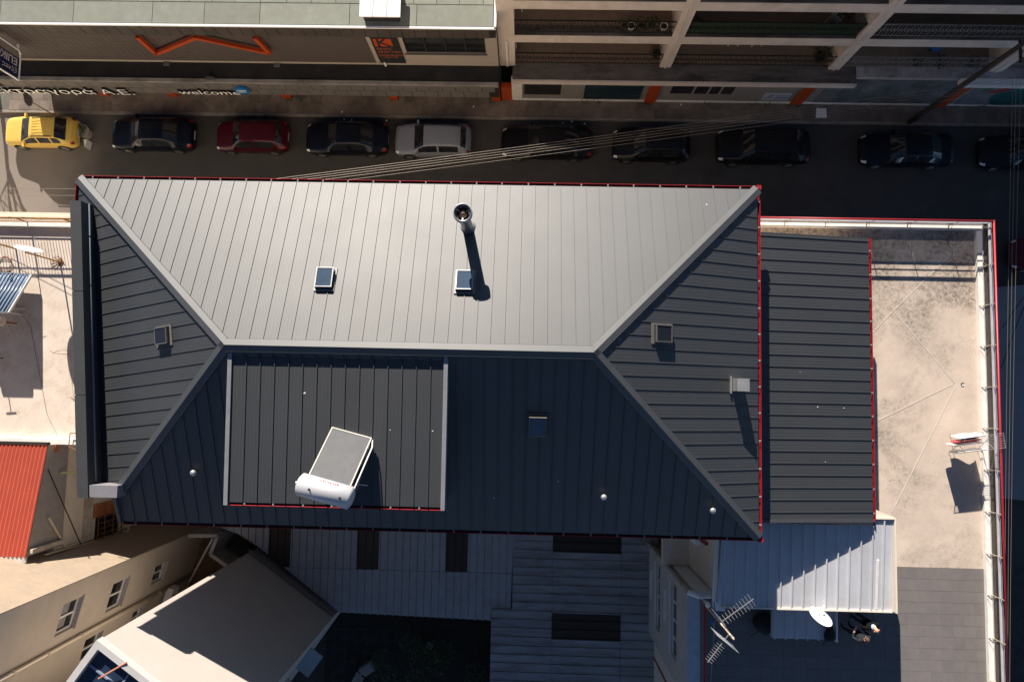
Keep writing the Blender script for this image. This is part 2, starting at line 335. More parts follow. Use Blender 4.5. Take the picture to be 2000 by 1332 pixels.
def seam_roof(name, poly, zf, V, width, m, parent, seam_h=0.04, seam_w=0.03, minor=3, minor_h=0.006, u_off=0.0, piece='roof_panel', thick=0.03, minor_w=0.025, deck=True, label=None):
    """A metal roof slope: a deck with one panel object for each strip between seams. V = plan direction up the slope."""
    V = Vector((V[0], V[1])).normalized(); U = Vector((V.y, -V.x))
    d = MB(); d.prism(poly, lambda x, y: zf(x, y) - thick - 0.12, lambda x, y: zf(x, y) - thick - 0.004)
    root = d.build(name, m, parent)
    u0, u1 = urange(poly, U); k = math.floor((u0 - u_off) / width)
    while u_off + k*width < u1:
        a, b = u_off + k*width, u_off + (k+1)*width; k += 1
        p = clip_half(clip_half(poly, U, a + 0.002, True), U, b - 0.002, False)
        if len(p) < 3: continue
        aa = abs(sum(p[i][0]*p[(i+1)%len(p)][1] - p[(i+1)%len(p)][0]*p[i][1] for i in range(len(p)))) / 2
        if aa < 0.01: continue
        mb = MB(); mb.prism(p, lambda x, y: zf(x, y) - thick, zf)
        for j in range(minor + 1):
            uu = a + 0.002 + seam_w/2 + (width * j / (minor + 1)); h = seam_h if j == 0 else minor_h; ww = seam_w if j == 0 else minor_w
            sp = vspan(p, U, V, max(uu, a + 0.004))
            if not sp or sp[1] - sp[0] < 0.08: continue
            q = []
            s1 = vspan(p, U, V, uu - ww/2 + 0.001); s2 = vspan(p, U, V, min(uu + ww/2, b - 0.004))
            if not s1 or not s2: continue
            lo = max(s1[0], s2[0]); hi = min(s1[1], s2[1])
            if hi - lo < 0.05: continue
            for (uq, vq) in ((uu - ww/2, lo), (uu + ww/2, lo), (uu + ww/2, hi), (uu - ww/2, hi)):
                q.append((U.x*uq + V.x*vq, U.y*uq + V.y*vq))
            mb.prism(q, lambda x, y: zf(x, y) - 0.002, lambda x, y, h=h: zf(x, y) + h)
        mb.build(piece, m, root)
    return root
def rib_sheet_roof(name, poly, zf, V, sheet, ribs, m, parent, rib_h=0.03, rib_w=0.05, breaks=(), u_off=0.0, alt=None, piece='metal_sheet', end_jag=0.0, flank_shade=None):
    """Trapezoid-profile sheeting: each sheet is an object of its own; breaks = v positions of cross laps; alt(u, v) -> other material."""
    V = Vector((V[0], V[1])).normalized(); U = Vector((V.y, -V.x))
    root = MB().prism(poly, lambda x, y: zf(x, y) - 0.16, lambda x, y: zf(x, y) - 0.05).build(name, m, parent)
    u0, u1 = urange(poly, U); v0, v1 = urange(poly, V)
    cuts = [v0] + sorted(breaks) + [v1]; k = math.floor((u0 - u_off) / sheet)
    while u_off + k*sheet < u1:
        a, b = u_off + k*sheet, u_off + (k+1)*sheet; k += 1
        for i in range(len(cuts)-1):
            p = clip_half(clip_half(poly, U, a, True), U, b, False)
            if len(p) > 2: p = clip_half(clip_half(p, V, cuts[i], True), V, cuts[i+1] - 0.03, False)
            if len(p) < 3: continue
            lift = 0.004 * (i % 2) + random.uniform(0, 0.004)
            mm = m
            if alt:
                mm = alt((a+b)/2, (cuts[i]+cuts[i+1])/2) or m
            mb = MB(); mb.prism(p, lambda x, y: zf(x, y) - 0.03, lambda x, y: zf(x, y) + lift)
            nf0 = len(mb.f)
            for j in range(ribs):
                uu = a + sheet * (j + 0.08) / ribs + rib_w/2
                s1 = vspan(p, U, V, uu - rib_w/2 + 0.001); s2 = vspan(p, U, V, uu + rib_w/2)
                if not s1 or not s2: continue
                lo, hi = max(s1[0], s2[0]) - end_jag, min(s1[1], s2[1])
                if hi - lo < 0.05: continue
                def P(u, v, h): x, y = U.x*u + V.x*v, U.y*u + V.y*v; return (x, y, zf(x, y) + lift + h)
                mb.hexa([P(uu-rib_w/2, lo, -0.01), P(uu+rib_w/2, lo, -0.01), P(uu+rib_w/2, hi, -0.01), P(uu-rib_w/2, hi, -0.01)],
                        [P(uu-rib_w/2.4, lo, rib_h), P(uu+rib_w/2.4, lo, rib_h), P(uu+rib_w/2.4, hi, rib_h), P(uu-rib_w/2.4, hi, rib_h)])
            so_ = mb.build(piece, mm, root)
            if flank_shade and mm is m:
                so_.data.materials.append(flank_shade)
                for p_ in so_.data.polygons:
                    if p_.index >= nf0 and abs(p_.normal.z) < 0.9: p_.material_index = 1  # rib sides take the darker colour with painted shade
    return root
def fold_cap(name, A, B, sideA, sideB, width, drop, m, parent, rise=0.06):
    """Angled ridge / hip flashing from A to B; sideA/sideB = unit plan directions across, drop = fall per metre each side."""
    A, B = Vector(A), Vector(B); mb = MB()
    for sd, dr in ((sideA, drop[0]), (sideB, drop[1])):
        sd = Vector((sd[0], sd[1], 0)).normalized()
        p0, p1 = A + Vector((0,0,rise)), B + Vector((0,0,rise))
        q0, q1 = p0 + sd*width - Vector((0,0,dr*width)), p1 + sd*width - Vector((0,0,dr*width))
        t = Vector((0,0,-0.012)); k = Vector((0,0,-0.05))
        mb.hexa([p0+t, p1+t, q1+t, q0+t], [p0, p1, q1, q0])
        mb.hexa([q0+k, q1+k, q1+k+sd*0.006, q0+k+sd*0.006], [q0, q1, q1+sd*0.006, q0+sd*0.006])
    return mb.build(name, m, parent)
def gutter(parent, p0, p1, out, wd=0.07, ht=0.10, step=0.86, name='gutter', mgut=None, brackets=True, inner=None):
    p0, p1, out = Vector(p0), Vector(p1), Vector(out).normalized(); up = Vector((0,0,1)); mb = MB(); d = (p1-p0); L = d.length; d /= L
    t = 0.008
    mb.obox((p0+p1)/2 + out*wd - up*ht/2, d*L/2, out*t/2, up*ht/2)
    mb.tube(p0 + out*(wd+0.006), p1 + out*(wd+0.006), 0.010, n=6)
    g = mb.build(name, mgut or red_gutter, parent)
    MB().obox((p0+p1)/2 + out*wd/2 - up*(ht-.002), d*L/2, out*(wd/2-.004), up*t/2).build('gutter_channel', inner or gutter_shade, g)
    if brackets:
        s = step*0.55; proto = None
        while s < L:
            c = p0 + d*s + out*wd*0.42 + up*0.008
            MB().obox(c, d*0.022, out*wd*0.5, up*0.008).build('gutter_bracket', bracket_m, g)
            s += step * random.uniform(0.97, 1.03)
    return g
def wall_open(name, m, parent, o, d, n, L, z0, z1, openings, th=0.25):
    """Wall from o along unit plan dir d, outward normal n, with rectangular openings (s0, s1, za, zb) left out."""
    o, d, n = Vector(o), Vector((d[0], d[1], 0)).normalized(), Vector((n[0], n[1], 0)).normalized()
    ss = sorted({0.0, L} | {v for q in openings for v in (q[0], q[1])}); zs = sorted({z0, z1} | {v for q in openings for v in (q[2], q[3])})
    mb = MB()
    for i in range(len(ss)-1):
        for j in range(len(zs)-1):
            sm, zm = (ss[i]+ss[i+1])/2, (zs[j]+zs[j+1])/2
            if any(q[0] < sm < q[1] and q[2] < zm < q[3] for q in openings): continue
            c = Vector((o.x, o.y, 0)) + d*sm + Vector((0,0,zm)) - n*th/2
            mb.obox(c, d*(ss[i+1]-ss[i])/2, n*th/2, Vector((0,0,(zs[j+1]-zs[j])/2)))
    return mb.build(name, m, parent)
# ================================================================ GROUND AND STREET
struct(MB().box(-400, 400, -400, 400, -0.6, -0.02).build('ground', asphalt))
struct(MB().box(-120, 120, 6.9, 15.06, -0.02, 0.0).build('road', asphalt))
struct(MB().box(24.5, 60, -60, 6.9, -0.016, 0.004).build('side_road', asphalt))
pv = struct(MB().box(-60, 60, 15.2, 19.0, -0.02, 0.10).build('pavement', mortar_m))
kb = struct(MB().box(-60, 60, 15.06, 15.2, -0.02, 0.125).build('kerb', kerb_m))
slab_me = None
nsl = 0
for r in range(3):
    x = -29.4 + (0.18 if r % 2 else 0)
    while x < 27.5 and nsl < 298:
        if slab_me is None:
            o = MB().box(0, 0.575, 0, 0.555, 0, 0.035).build('paving_slab', slab_m, pv); slab_me = o.data
        else: o = link('paving_slab', slab_me, None, pv)
        o.location = (x, 15.215 + r*0.565, 0.098 + random.uniform(-0.003, 0.006)); o.rotation_euler = (random.uniform(-.004, .004), random.uniform(-.004, .004), random.uniform(-.006, .006))
        x += 0.585; nsl += 1

# ================================================================ MAIN BUILDING WITH THE HIPPED METAL ROOF
ZE, ZR = 15.0, 17.3
TL, TR, BR = (-14.98, 6.75), (7.45, 6.75), (7.45, -4.41)
RL, RR = (-8.75, 1.17), (1.95, 1.17)
kt = (ZR - ZE) / (6.75 - 1.17); kr = (ZR - ZE) / (7.45 - 1.95); kb_ = (ZR - ZE) / (1.17 + 4.41)
z_top = lambda x, y: ZE + (6.75 - y) * kt
z_right = lambda x, y: ZE + (7.45 - x) * kr
z_bot = lambda x, y: ZE + (y + 4.41) * kb_
HBp = onplane(228, 965, (0, -kb_, 1), (0, -4.41, ZE)); HB = (HBp.x, HBp.y)
v1 = Vector((RL[0]-TL[0], RL[1]-TL[1], ZR-ZE)); v2 = Vector((HB[0]-TL[0], HB[1]-TL[1], HBp.z-ZE)); nl = v1.cross(v2)
gl = (-nl.x/nl.z, -nl.y/nl.z)
z_left = lambda x, y: ZE + gl[0]*(x - TL[0]) + gl[1]*(y - TL[1])
mb_ = thing('metal_roofed_building', 'large building in the middle with a dark ribbed hipped metal roof and red gutters', 'building', (-3.5, 1.2, 0))
main = mb_
MB().prism([(-13.9, 6.25), (7.0, 6.25), (7.0, -4.0), (-12.5, -4.0), (-12.5, -3.2), (-13.9, -3.2)], 0, 14.85).build('wall', beige_wall, main)
MB().prism([TL, (-14.98, 5.95), (-13.95, 5.95), (-13.95, 6.2), (7.0, 6.2), (7.0, -4.0), (-12.4, -4.0), (-12.6, -4.35), (7.35, -4.35), (7.35, 6.7)], 14.78, 14.86).build('soffit', cap_metal, main)
s_top = seam_roof('street_roof_slope', [TL, TR, RR, RL], z_top, (0, -1), 0.4155, roof_dark, main, u_off=0.20, seam_h=0.028, seam_w=0.022, minor_h=0.0022)
s_right = seam_roof('end_roof_slope', [TR, BR, RR], z_right, (-1, 0), 0.405, roof_dark, main, u_off=0.13, seam_h=0.019, seam_w=0.03, minor_h=0.0022)
LBp = (HB[0] - 0.02, -4.41)
s_bot = seam_roof('rear_roof_slope', [RL, RR, BR, LBp, HB], z_bot, (0, 1), 0.4155, roof_dark, main, u_off=0.05, seam_h=0.03, seam_w=0.024, minor_h=0.003)
PI0, PI1 = at(157, 392, 15.9), at(171, 948, 15.9); PO0, PO1 = at(138, 392, 15.9), at(152, 972, 15.9)
PI2, PO2 = PI1 + (PI1-PI0).normalized()*0.3, PO1
s_left = seam_roof('party_wall_roof_slope', [TL, RL, HB, (PI1.x, HB[1]), (PI0.x, PI0.y), (-14.98, PI0.y + 0.02)], z_left, gl, 0.41, roof_dark, main, u_off=0.22, seam_h=0.021, seam_w=0.03, minor_h=0.0022)
# hip and ridge flashings
fold_cap('ridge_flashing', (RL[0], RL[1], ZR), (RR[0], RR[1], ZR), (0, 1), (0, -1), 0.185, (kt, kb_), cap_metal, main, rise=0.10)
def hip(A, B, na, nb, ka, kb2):
    fold_cap('hip_flashing', A, B, na, nb, 0.19, (ka, kb2), cap_metal, main, rise=0.085)
s2 = 0.7071
def hipn(a, b): d = Vector((b[0]-a[0], b[1]-a[1])).normalized(); return Vector((-d.y, d.x))
for (a, b, za, zb, fa, fb) in ((RL, TL, ZR, ZE, z_top, z_left), (RR, TR, ZR, ZE, z_top, z_right), (RR, BR, ZR, ZE, z_right, z_bot), (RL, HB, ZR, HBp.z, z_left, z_bot)):
    n = hipn(a, b); mid = ((a[0]+b[0])/2, (a[1]+b[1])/2); zm = (za+zb)/2
    c1 = (zm - min(fa(mid[0]+n.x, mid[1]+n.y), fb(mid[0]+n.x, mid[1]+n.y))); c2 = (zm - min(fa(mid[0]-n.x, mid[1]-n.y), fb(mid[0]-n.x, mid[1]-n.y)))
    fold_cap('hip_flashing', (a[0], a[1], za), (b[0], b[1], zb), (n.x, n.y), (-n.x, -n.y), 0.17, (c1, c2), cap_metal, main, rise=0.085)
# red gutters
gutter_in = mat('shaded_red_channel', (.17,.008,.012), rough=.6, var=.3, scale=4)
gutter(main, (-15.0, 6.77, 14.99), (7.5, 6.77, 14.99), (0, 1, 0))
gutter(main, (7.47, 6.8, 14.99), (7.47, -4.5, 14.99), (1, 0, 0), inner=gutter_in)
gutter(main, (LBp[0], -4.43, 14.99), (7.5, -4.43, 14.99), (0, -1, 0))
gutter(main, (-15.0, 6.8, 14.99), (-15.0, 5.98, 14.99), (-1, 0, 0), brackets=False)
MB().obox((7.52, 6.83, 14.94), (0.07,0,0), (0,0.06,0), (0,0,0.06)).build('gutter_corner', red_gutter, main)
MB().obox((7.52, -4.48, 14.94), (0.07,0,0), (0,0.07,0), (0,0,0.06)).build('gutter_corner', red_gutter, main)
# verge on the cut left end of the rear slope
MB().hexa([(LBp[0]-.07,-4.45,14.6),(LBp[0]+.03,-4.45,14.6),(HB[0]+.03,HB[1]-.05,15.0),(HB[0]-.07,HB[1]-.05,15.0)],
          [(LBp[0]-.07,-4.45,15.06),(LBp[0]+.03,-4.45,15.06),(HB[0]+.03,HB[1]-.05,15.52),(HB[0]-.07,HB[1]-.05,15.52)]).build('verge_flashing', cap_metal, main)
# party wall parapet and its box end
pp = MB(); pp.hexa([(PO0.x,PO0.y,10), (PO1.x,PO1.y,10), (PI2.x,PO1.y,10), (PI0.x,PI0.y,10)], [(PO0.x,PO0.y,15.88), (PO1.x,PO1.y,15.88), (PI2.x,PO1.y,15.88), (PI0.x,PI0.y,15.88)]).build('parapet', parapet_metal, main)
for t0, t1 in ((0, .31), (.312, .66), (.662, 1)):
    a, b, c, d_ = PO0.lerp(PO1, t0), PO0.lerp(PO1, t1), PI0.lerp(PI2, t1), PI0.lerp(PI2, t0)
    c.y = b.y; d_.y = a.y
    MB().hexa([(a.x-.02,a.y,15.86),(b.x-.02,b.y,15.86),(c.x+.02,c.y,15.86),(d_.x+.02,d_.y,15.86)], [(a.x-.02,a.y,15.91),(b.x-.02,b.y,15.91),(c.x+.02,c.y,15.91),(d_.x+.02,d_.y,15.91)]).build('coping', parapet_metal, main)
e0, e1 = at(169, 947, 15.86), at(228, 972, 15.86)
MB().box(e0.x+.03, e1.x, e1.y, e0.y, 12.0, 15.86).build('box_gutter_end', mat('grey_lilac_flashing', (0.21, 0.205, 0.22), rough=0.5, var=0.06), main)
g0, g1 = at(172, 400, 15.42), at(186, 940, 15.42)
gp = MB(); gp.tube((g0.x, g0.y, 15.46), (g1.x, g1.y, 15.46), 0.075, n=10); gpo = gp.build('parapet_gutter_pipe', blue_pipe, main, smooth=True)
for t in (.12, .3, .48, .66, .84): p = Vector((g0.x, g0.y, 15.46)).lerp(Vector((g1.x, g1.y, 15.46)), t); MB().tube(p + Vector((0,.03,0)), p - Vector((0,.03,0)), 0.085, n=10).build('pipe_collar', blue_pipe, gpo)

# shed dormer on the rear slope
dx0, dx1 = at(452, 700, 17.1).x, at(872, 700, 17.1).x; dyb = at(660, 984, 16.8).y; dyt = 1.17 - 0.12
zd = lambda x, y: 17.18 - (dyt - y) * 0.052
dm = MB().hexa([(dx0+.03,dyb+.05,15.1),(dx1-.03,dyb+.05,15.1),(dx1-.03,dyt,17.0),(dx0+.03,dyt,17.0)], [(dx0+.03,dyb+.05,zd(0,dyb)-.1),(dx1-.03,dyb+.05,zd(0,dyb)-.1),(dx1-.03,dyt,zd(0,dyt)-.1),(dx0+.03,dyt,zd(0,dyt)-.1)]).build('dormer', roof_dark, main)
seam_roof('dormer_roof', [(dx0,dyb),(dx1,dyb),(dx1,dyt),(dx0,dyt)], zd, (0, 1), 0.4165, roof_dark, main, u_off=dx0+0.05, seam_h=0.032, seam_w=0.022, minor=3, minor_h=0.003)
verge_m = mat('pale_grey_verge', (0.27, 0.275, 0.29), rough=0.45, metal=0.2)
for xx in (dx0, dx1): MB().hexa([(xx-.06,dyb-.08,zd(0,dyb)-.25),(xx+.06,dyb-.08,zd(0,dyb)-.25),(xx+.06,dyt-.02,zd(0,dyt)-.25),(xx-.06,dyt-.02,zd(0,dyt)-.25)], [(xx-.06,dyb-.08,zd(0,dyb)+.06),(xx+.06,dyb-.08,zd(0,dyb)+.06),(xx+.06,dyt-.02,zd(0,dyt)+.06),(xx-.06,dyt-.02,zd(0,dyt)+.06)]).build('verge_flashing', verge_m, main)
gutter(main, (dx0+.06, dyb-.01, zd(0,dyb)-.02), (dx1-.06, dyb-.01, zd(0,dyb)-.02), (0,-1,0), wd=0.07)

# roof windows
brown_frame = mat('brown_grey_frame', (.11,.10,.09), rough=.5)
steel_dull2 = mat('dull_zinc_apron', (.20,.19,.18), rough=.5, var=.2, scale=6)
dark_flash = mat('dull_lead_flashing', (.13,.125,.115), rough=.6)
def skylight(px, py, zf, up, wd, ht, label, glass=pane_blue, tilt=0.0, flash=galv):
    frm = steel_dull if tilt else brown_frame
    n = Vector((-(zf(1,0)-zf(0,0)), -(zf(0,1)-zf(0,0)), 1)).normalized()
    p = onplane(px, py, n, (0, 0, zf(0, 0)))
    up3 = Vector((up[0], up[1], 0)); up3 = (up3 - n*up3.dot(n)).normalized(); rt = up3.cross(n).normalized()
    sk = MB().obox(p + n*0.055, rt*wd/2, up3*ht/2, n*0.05).build('skylight', plastic_black, main)
    if label: sk['label'] = label
    fl = MB(); fl.obox(p + n*0.022, rt*(wd/2+0.055), up3*(ht/2+0.085), n*0.018); fl.build('flashing', flash, sk)
    un, nn = up3, n
    if tilt:
        q = Quaternion(rt, tilt); un = q @ up3; nn = q @ n
    top = p + up3*ht/2 + n*0.11; c = top - un*ht/2 + nn*0.03
    fr = MB(); f = 0.028
    for s in (-1, 1):
        fr.obox(c + rt*s*(wd/2-f/2), rt*f/2, un*ht/2, nn*0.03); fr.obox(c + un*s*(ht/2-f/2), rt*(wd/2-f), un*f/2, nn*0.028)
    fr.build('frame', frm, sk)
    MB().obox(c, rt*(wd/2-f), un*(ht/2-f), nn*0.012).build('pane', glass, sk)
    return sk
skylight(636, 547, z_top, (0, -1), 0.52, 0.66, 'roof window left ajar on the sunlit street slope', tilt=-0.10, flash=steel_dull2)
skylight(908, 552, z_top, (0, -1), 0.52, 0.66, 'roof window beside the flue shadow on the sunlit slope', tilt=-0.06, flash=steel_dull2)
skylight(322, 656, z_left, gl, 0.52, 0.50, 'roof window on the dark slope beside the party wall parapet', glass=pane_dark, flash=dark_flash)
skylight(1292, 652, z_right, (-1, 0), 0.52, 0.56, 'roof window on the dark end slope', glass=pane_dark, flash=dark_flash)
skylight(1050, 830, z_bot, (0, 1), 0.52, 0.62, 'roof window on the shaded rear slope', glass=pane_blue, flash=roof_dark)

# flue with its cowl
fb = onplane(914, 446, (0, kt, 1), (0, 6.75, ZE))
fl = MB().lathe((fb.x, fb.y, fb.z-0.1), [(0.175, 0), (0.175, 1.76), (0.165, 1.78), (0.165, 1.80)], n=28).build('flue_pipe', galv, main, smooth=False)
for p in fl.data.polygons: p.use_smooth = abs(p.normal.z) < 0.5
MB().lathe((fb.x, fb.y, fb.z+0.02), [(0.30, -0.12), (0.20, 0.05), (0.185, 0.09)], n=28).build('base_flashing', galv, fl)
cow = MB(); H0 = fb.z + 1.66
n_ = 28; vs = []; fs = []
for (r, h) in ((0.185, 0.0), (0.275, 0.03), (0.285, 0.12), (0.265, 0.27), (0.245, 0.27), (0.262, 0.12), (0.19, 0.05)):
    for i in range(n_): t = 2*math.pi*i/n_; vs.append((fb.x+math.cos(t)*r, fb.y+math.sin(t)*r, H0+h))
for k in range(6):
    for i in range(n_): fs.append((k*n_+i, k*n_+(i+1)%n_, (k+1)*n_+(i+1)%n_, (k+1)*n_+i))
cow.add(vs, fs); cow.build('cowl', galv, fl, smooth=True)
MB().lathe((fb.x, fb.y, H0+0.06), [(0.18, 0), (0.18, 0.02)], n=24).build('flue_mouth', soot, fl)
MB().lathe((fb.x, fb.y, H0+0.10), [(0.13, 0.0), (0.125, 0.03), (0.06, 0.075), (0.015, 0.10)], n=20).build('rain_cap', copperish, fl, smooth=True)
st = MB()
for t in (0.5, 2.6, 4.7): st.beam((fb.x+math.cos(t)*0.12, fb.y+math.sin(t)*0.12, H0+0.13), (fb.x+math.cos(t)*0.26, fb.y+math.sin(t)*0.26, H0+0.2), 0.03, 0.015)
st.build('cap_bracket', steel_dull, fl)

# square vent on the end slope, mushroom vents on the rear slope
vb = onplane(1440, 752, (kr, 0, 1), (7.45, 0, ZE))
vt = MB().hexa([vb+Vector(q) for q in ((-.20,-.21,-.08),(.20,-.21,-.2),(.20,.21,-.2),(-.20,.21,-.08))], [vb+Vector(q) for q in ((-.17,-.18,.58),(.17,-.18,.58),(.17,.18,.58),(-.17,.18,.58))]).build('square_vent', steel_dull, main)
MB().box(vb.x-.185, vb.x+.185, vb.y-.195, vb.y+.195, vb.z+.58, vb.z+.62).build('vent_lid', galv, vt)
MB().hexa([vb+Vector(q) for q in ((-.27,-.27,.04),(-.22,-.27,.02),(-.22,.27,.02),(-.27,.27,.04))], [vb+Vector(q) for q in ((-.27,-.27,.20),(-.22,-.27,.18),(-.22,.27,.18),(-.27,.27,.20))]).build('back_flashing', galv, vt)
for (px, py) in ((379, 927), (1182, 974), (1393, 1000)):
    b = onplane(px - 4*(1 if px > 1000 else -1), py - 5, (0, -kb_, 1), (0, -4.41, ZE))
    v = MB().lathe(b, [(0.055, -0.05), (0.055, 0.16)], n=14).build('mushroom_vent', galv, main, smooth=True)
    MB().lathe(b + Vector((0,0,0.15)), [(0.06, 0.0), (0.088, 0.02), (0.095, 0.06), (0.07, 0.10), (0.02, 0.115)], n=18).build('vent_hood', galv, v, smooth=True)

# lean-to roof over the terrace side
lx0, lx1 = 7.72, 11.92; ly0, ly1 = -4.08, 5.62; lz0, lz1 = 13.88, 13.2
z_lean = lambda x, y: lz0 - (x - lx0) * (lz0 - lz1) / (lx1 - lx0)
MB().box(lx0-.2, 11.6, ly0+.2, ly1-.15, 11.3, 13.05).build('lean_to_wall', cream_paint, main)
seam_roof('lean_to_roof', [(lx0-.1,ly0),(lx1,ly0),(lx1,ly1),(lx0-.1,ly1)], z_lean, (-1, 0), 0.405, roof_dark, main, u_off=0.22, seam_h=0.021, seam_w=0.03, minor_h=0.0022)
MB().hexa([(lx0,ly0-.07,lz0-.25),(lx1,ly0-.07,lz1-.25),(lx1,ly0-.01,lz1-.25),(lx0,ly0-.01,lz0-.25)],[(lx0,ly0-.07,lz0+.05),(lx1,ly0-.07,lz1+.05),(lx1,ly0+.03,lz1+.05),(lx0,ly0+.03,lz0+.05)]).build('verge_flashing', cap_metal, main)
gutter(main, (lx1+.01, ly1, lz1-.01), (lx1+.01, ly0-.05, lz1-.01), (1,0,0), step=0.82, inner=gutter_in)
MB().tube((lx1+.08, ly0-.02, lz1-.05), (lx1+.02, ly0-.12, lz1-.5), 0.05, n=8).build('downpipe', red_gutter, main)

# ================================================================ SOLAR WATER HEATER ON THE DORMER
zdm = lambda x, y: zd(x, y)
hc = [at(652, 835, 17.05), at(732, 857, 17.05)]                      # low front corners of the collector
bt = [at(573, 945, 18.05), at(682, 978, 18.05)]                      # behind the tank
hx = (hc[1]-hc[0]); hx.z = 0; wid = 1.2; hx.normalize(); hy = Vector((hx.y, -hx.x, 0))   # hy: away from the sun, towards the tank
o = Vector((hc[0].x, hc[0].y, 17.05))
zr0 = zd(o.x, o.y)
sw = thing('solar_water_heater', 'solar water heater with white tank and glass collector on the dormer roof', 'solar heater', (o.x, o.y, zr0))
cl = 1.84; el = R(38)
upv = (hy*math.cos(el) + Vector((0,0,math.sin(el)))); nv = hx.cross(upv); nv = nv if nv.z > 0 else -nv
o = Vector((o.x, o.y, zr0 + 0.16)); cc = o + hx*wid/2 + upv*cl/2
colr = MB().obox(cc, hx*wid/2, upv*cl/2, nv*0.04).build('collector', galv, sw)
MB().obox(cc + nv*0.042, hx*(wid/2-.03), upv*(cl/2-.03), nv*0.004).build('pane', collector_glass, colr)
fr = MB()
for s in (-1, 1): fr.obox(cc + nv*0.05 + hx*s*(wid/2-.014), hx*.016, upv*cl/2, nv*.01); fr.obox(cc + nv*0.05 + upv*s*(cl/2-.014), hx*(wid/2-.03), upv*.016, nv*.0098)
fr.build('frame', mat('dull_cream_frame', (.40,.36,.31), rough=.5), colr)
tc_ = o + hx*wid/2 + upv*(cl+0.10) - Vector((0,0,0.02)); tl = 1.58; tr = 0.31
tk = MB().lathe(tc_ - hx*tl/2, [(0.05, 0), (0.20, 0.02), (0.25, 0.05), (tr, 0.09), (tr, tl-.09), (0.25, tl-.05), (0.20, tl-.02), (0.05, tl)], n=32, axis=hx).build('tank', tank_m, sw, smooth=True)
for s in (0.28, 0.82):
    k = tc_ - hx*tl/2 + hx*tl*s + Vector((0,0,tr-.01)); MB().lathe(k, [(0.02, 0), (0.02, 0.05), (0.035, 0.055), (0.03, 0.09)], n=10).build('fitting', black_iron, tk)
rm = mat('red_print', (0.6, 0.02, 0.03), rough=0.5)
lb = MB()
for i in range(9):
    s = 0.36 + i*0.042; h = 0.030 + 0.012*((i*7) % 3)
    aa = R(28 + (i % 2)*3); c = tc_ - hx*tl/2 + hx*tl*s + (-hy*math.cos(aa) + Vector((0,0,math.sin(aa))))*(tr+.004)
    lb.obox(c, hx*0.018, (hy*math.sin(aa) + Vector((0,0,math.cos(aa))))*h*0.5, (-hy*math.cos(aa) + Vector((0,0,math.sin(aa))))*.002)
lb.build('red_maker_mark', rm, tk)
for s in (0.06, wid-0.06):
    top = o + hx*s + upv*(cl+0.06) - nv*0.06; foot = Vector((top.x, top.y, zd(top.x, top.y)+0.01)); front = o + hx*s - nv*0.05; ff = Vector((front.x, front.y, zd(front.x, front.y)+0.01))
    MB().beam(foot, top, 0.035, 0.035).beam(front, top, 0.035, 0.035).beam(ff, foot, 0.035, 0.03).beam(ff, front, 0.035, 0.035).build('support_leg', galv, sw)
q = o + hx*(wid+.05) + upv*(cl*0.9) - nv*.05
MB().path([o + hx*(wid+.03) + upv*0.03, o + hx*(wid+.10) + upv*0.25 - nv*.04, o + hx*(wid+.08) + upv*(cl*.95) - nv*.10, tc_ + hx*(tl*.30) - Vector((0,0,tr))], 0.022, n=8).build('pipe', upvc, sw)
MB().path([o + hx*(wid*.7) + upv*(cl*.9) - nv*.1, Vector((q.x, q.y, zd(q.x,q.y)+.25)), Vector((q.x+.15, q.y-.05, zd(q.x,q.y)+.03))], 0.016, n=6).build('pipe', galv, sw)
MB().lathe(tc_ - hx*(tl/2+.05), [(0.05, 0), (0.05, 0.06)], n=12, axis=hx).build('drain_cap', galv, tk)

# bird droppings and scuffs on the metal
dm_ = mat('bird_dropping', (.6,.6,.57), rough=.9)
for (px, py, zf, r) in ((595, 768, zd, .03), (762, 840, zd, .015), (845, 842, zd, .02), (630, 715, zd, .014), (1597, 795, z_lean, .02), (1648, 797, z_lean, .016), (1380, 400, z_top, .022), (1612, 902, z_lean, .013), (1210, 662, z_right, .016), (1563, 727, z_lean, .013), (1090, 940, z_bot, .02), (965, 972, z_bot, .018)):
    n = Vector((-(zf(1,0)-zf(0,0)), -(zf(0,1)-zf(0,0)), 1)); p = onplane(px, py, n, (0, 0, zf(0,0)))
    MB().lathe(p + Vector((0,0,.002)), [(r*1.1, 0), (r, .006), (r*.3, .010)], n=9, axis=n).build('bird_dropping', dm_, main)
# ================================================================ TERRACE BUILDING (right)
ZT = 11.4
tb = thing('terrace_building', 'building on the right with a big stained roof terrace and glass railing', 'building', (12.5, -1, 0))
tx0 = at(1345, 1165, 11.9).x + .42; tx1 = ax(1933, 800, 11.65); ty1 = ay(1700, 434, 11.65); 
MB().prism([(7.05, ty1-.02), (tx1-.02, ty1-.02), (tx1-.02, -14.0), (8.0, -14.0), (8.0, -4.25), (7.05, -4.25)], 0, ZT-0.06).build('wall', cream_paint, tb)
tile_x0, tile_y1 = at(1743, 1106, ZT).x, at(1743, 1106, ZT).y
fl1 = MB().prism([(7.1, ty1-.1), (tx1-.1, ty1-.1), (tx1-.1, tile_y1), (8.05, tile_y1), (8.05, -4.3), (7.1, -4.3)], ZT-0.058, ZT).build('terrace_floor', screed, tb)
pX, wY = at(1410, 1120, 12.9).x, at(1272, 1068, 4.6).y
fl2 = MB().prism([(pX, tile_y1-.004), (tx1-.1, tile_y1-.004), (tx1-.1, -13.9), (tx0, -13.9), (tx0, wY-.1), (pX, wY-.1)], ZT-0.058, ZT-0.006).build('tiled_floor', grout_m, tb)
tm = None; T = 0.405; nt = 0
x = tile_x0 + 0.1
nx_l = int((x - tx0) / T)
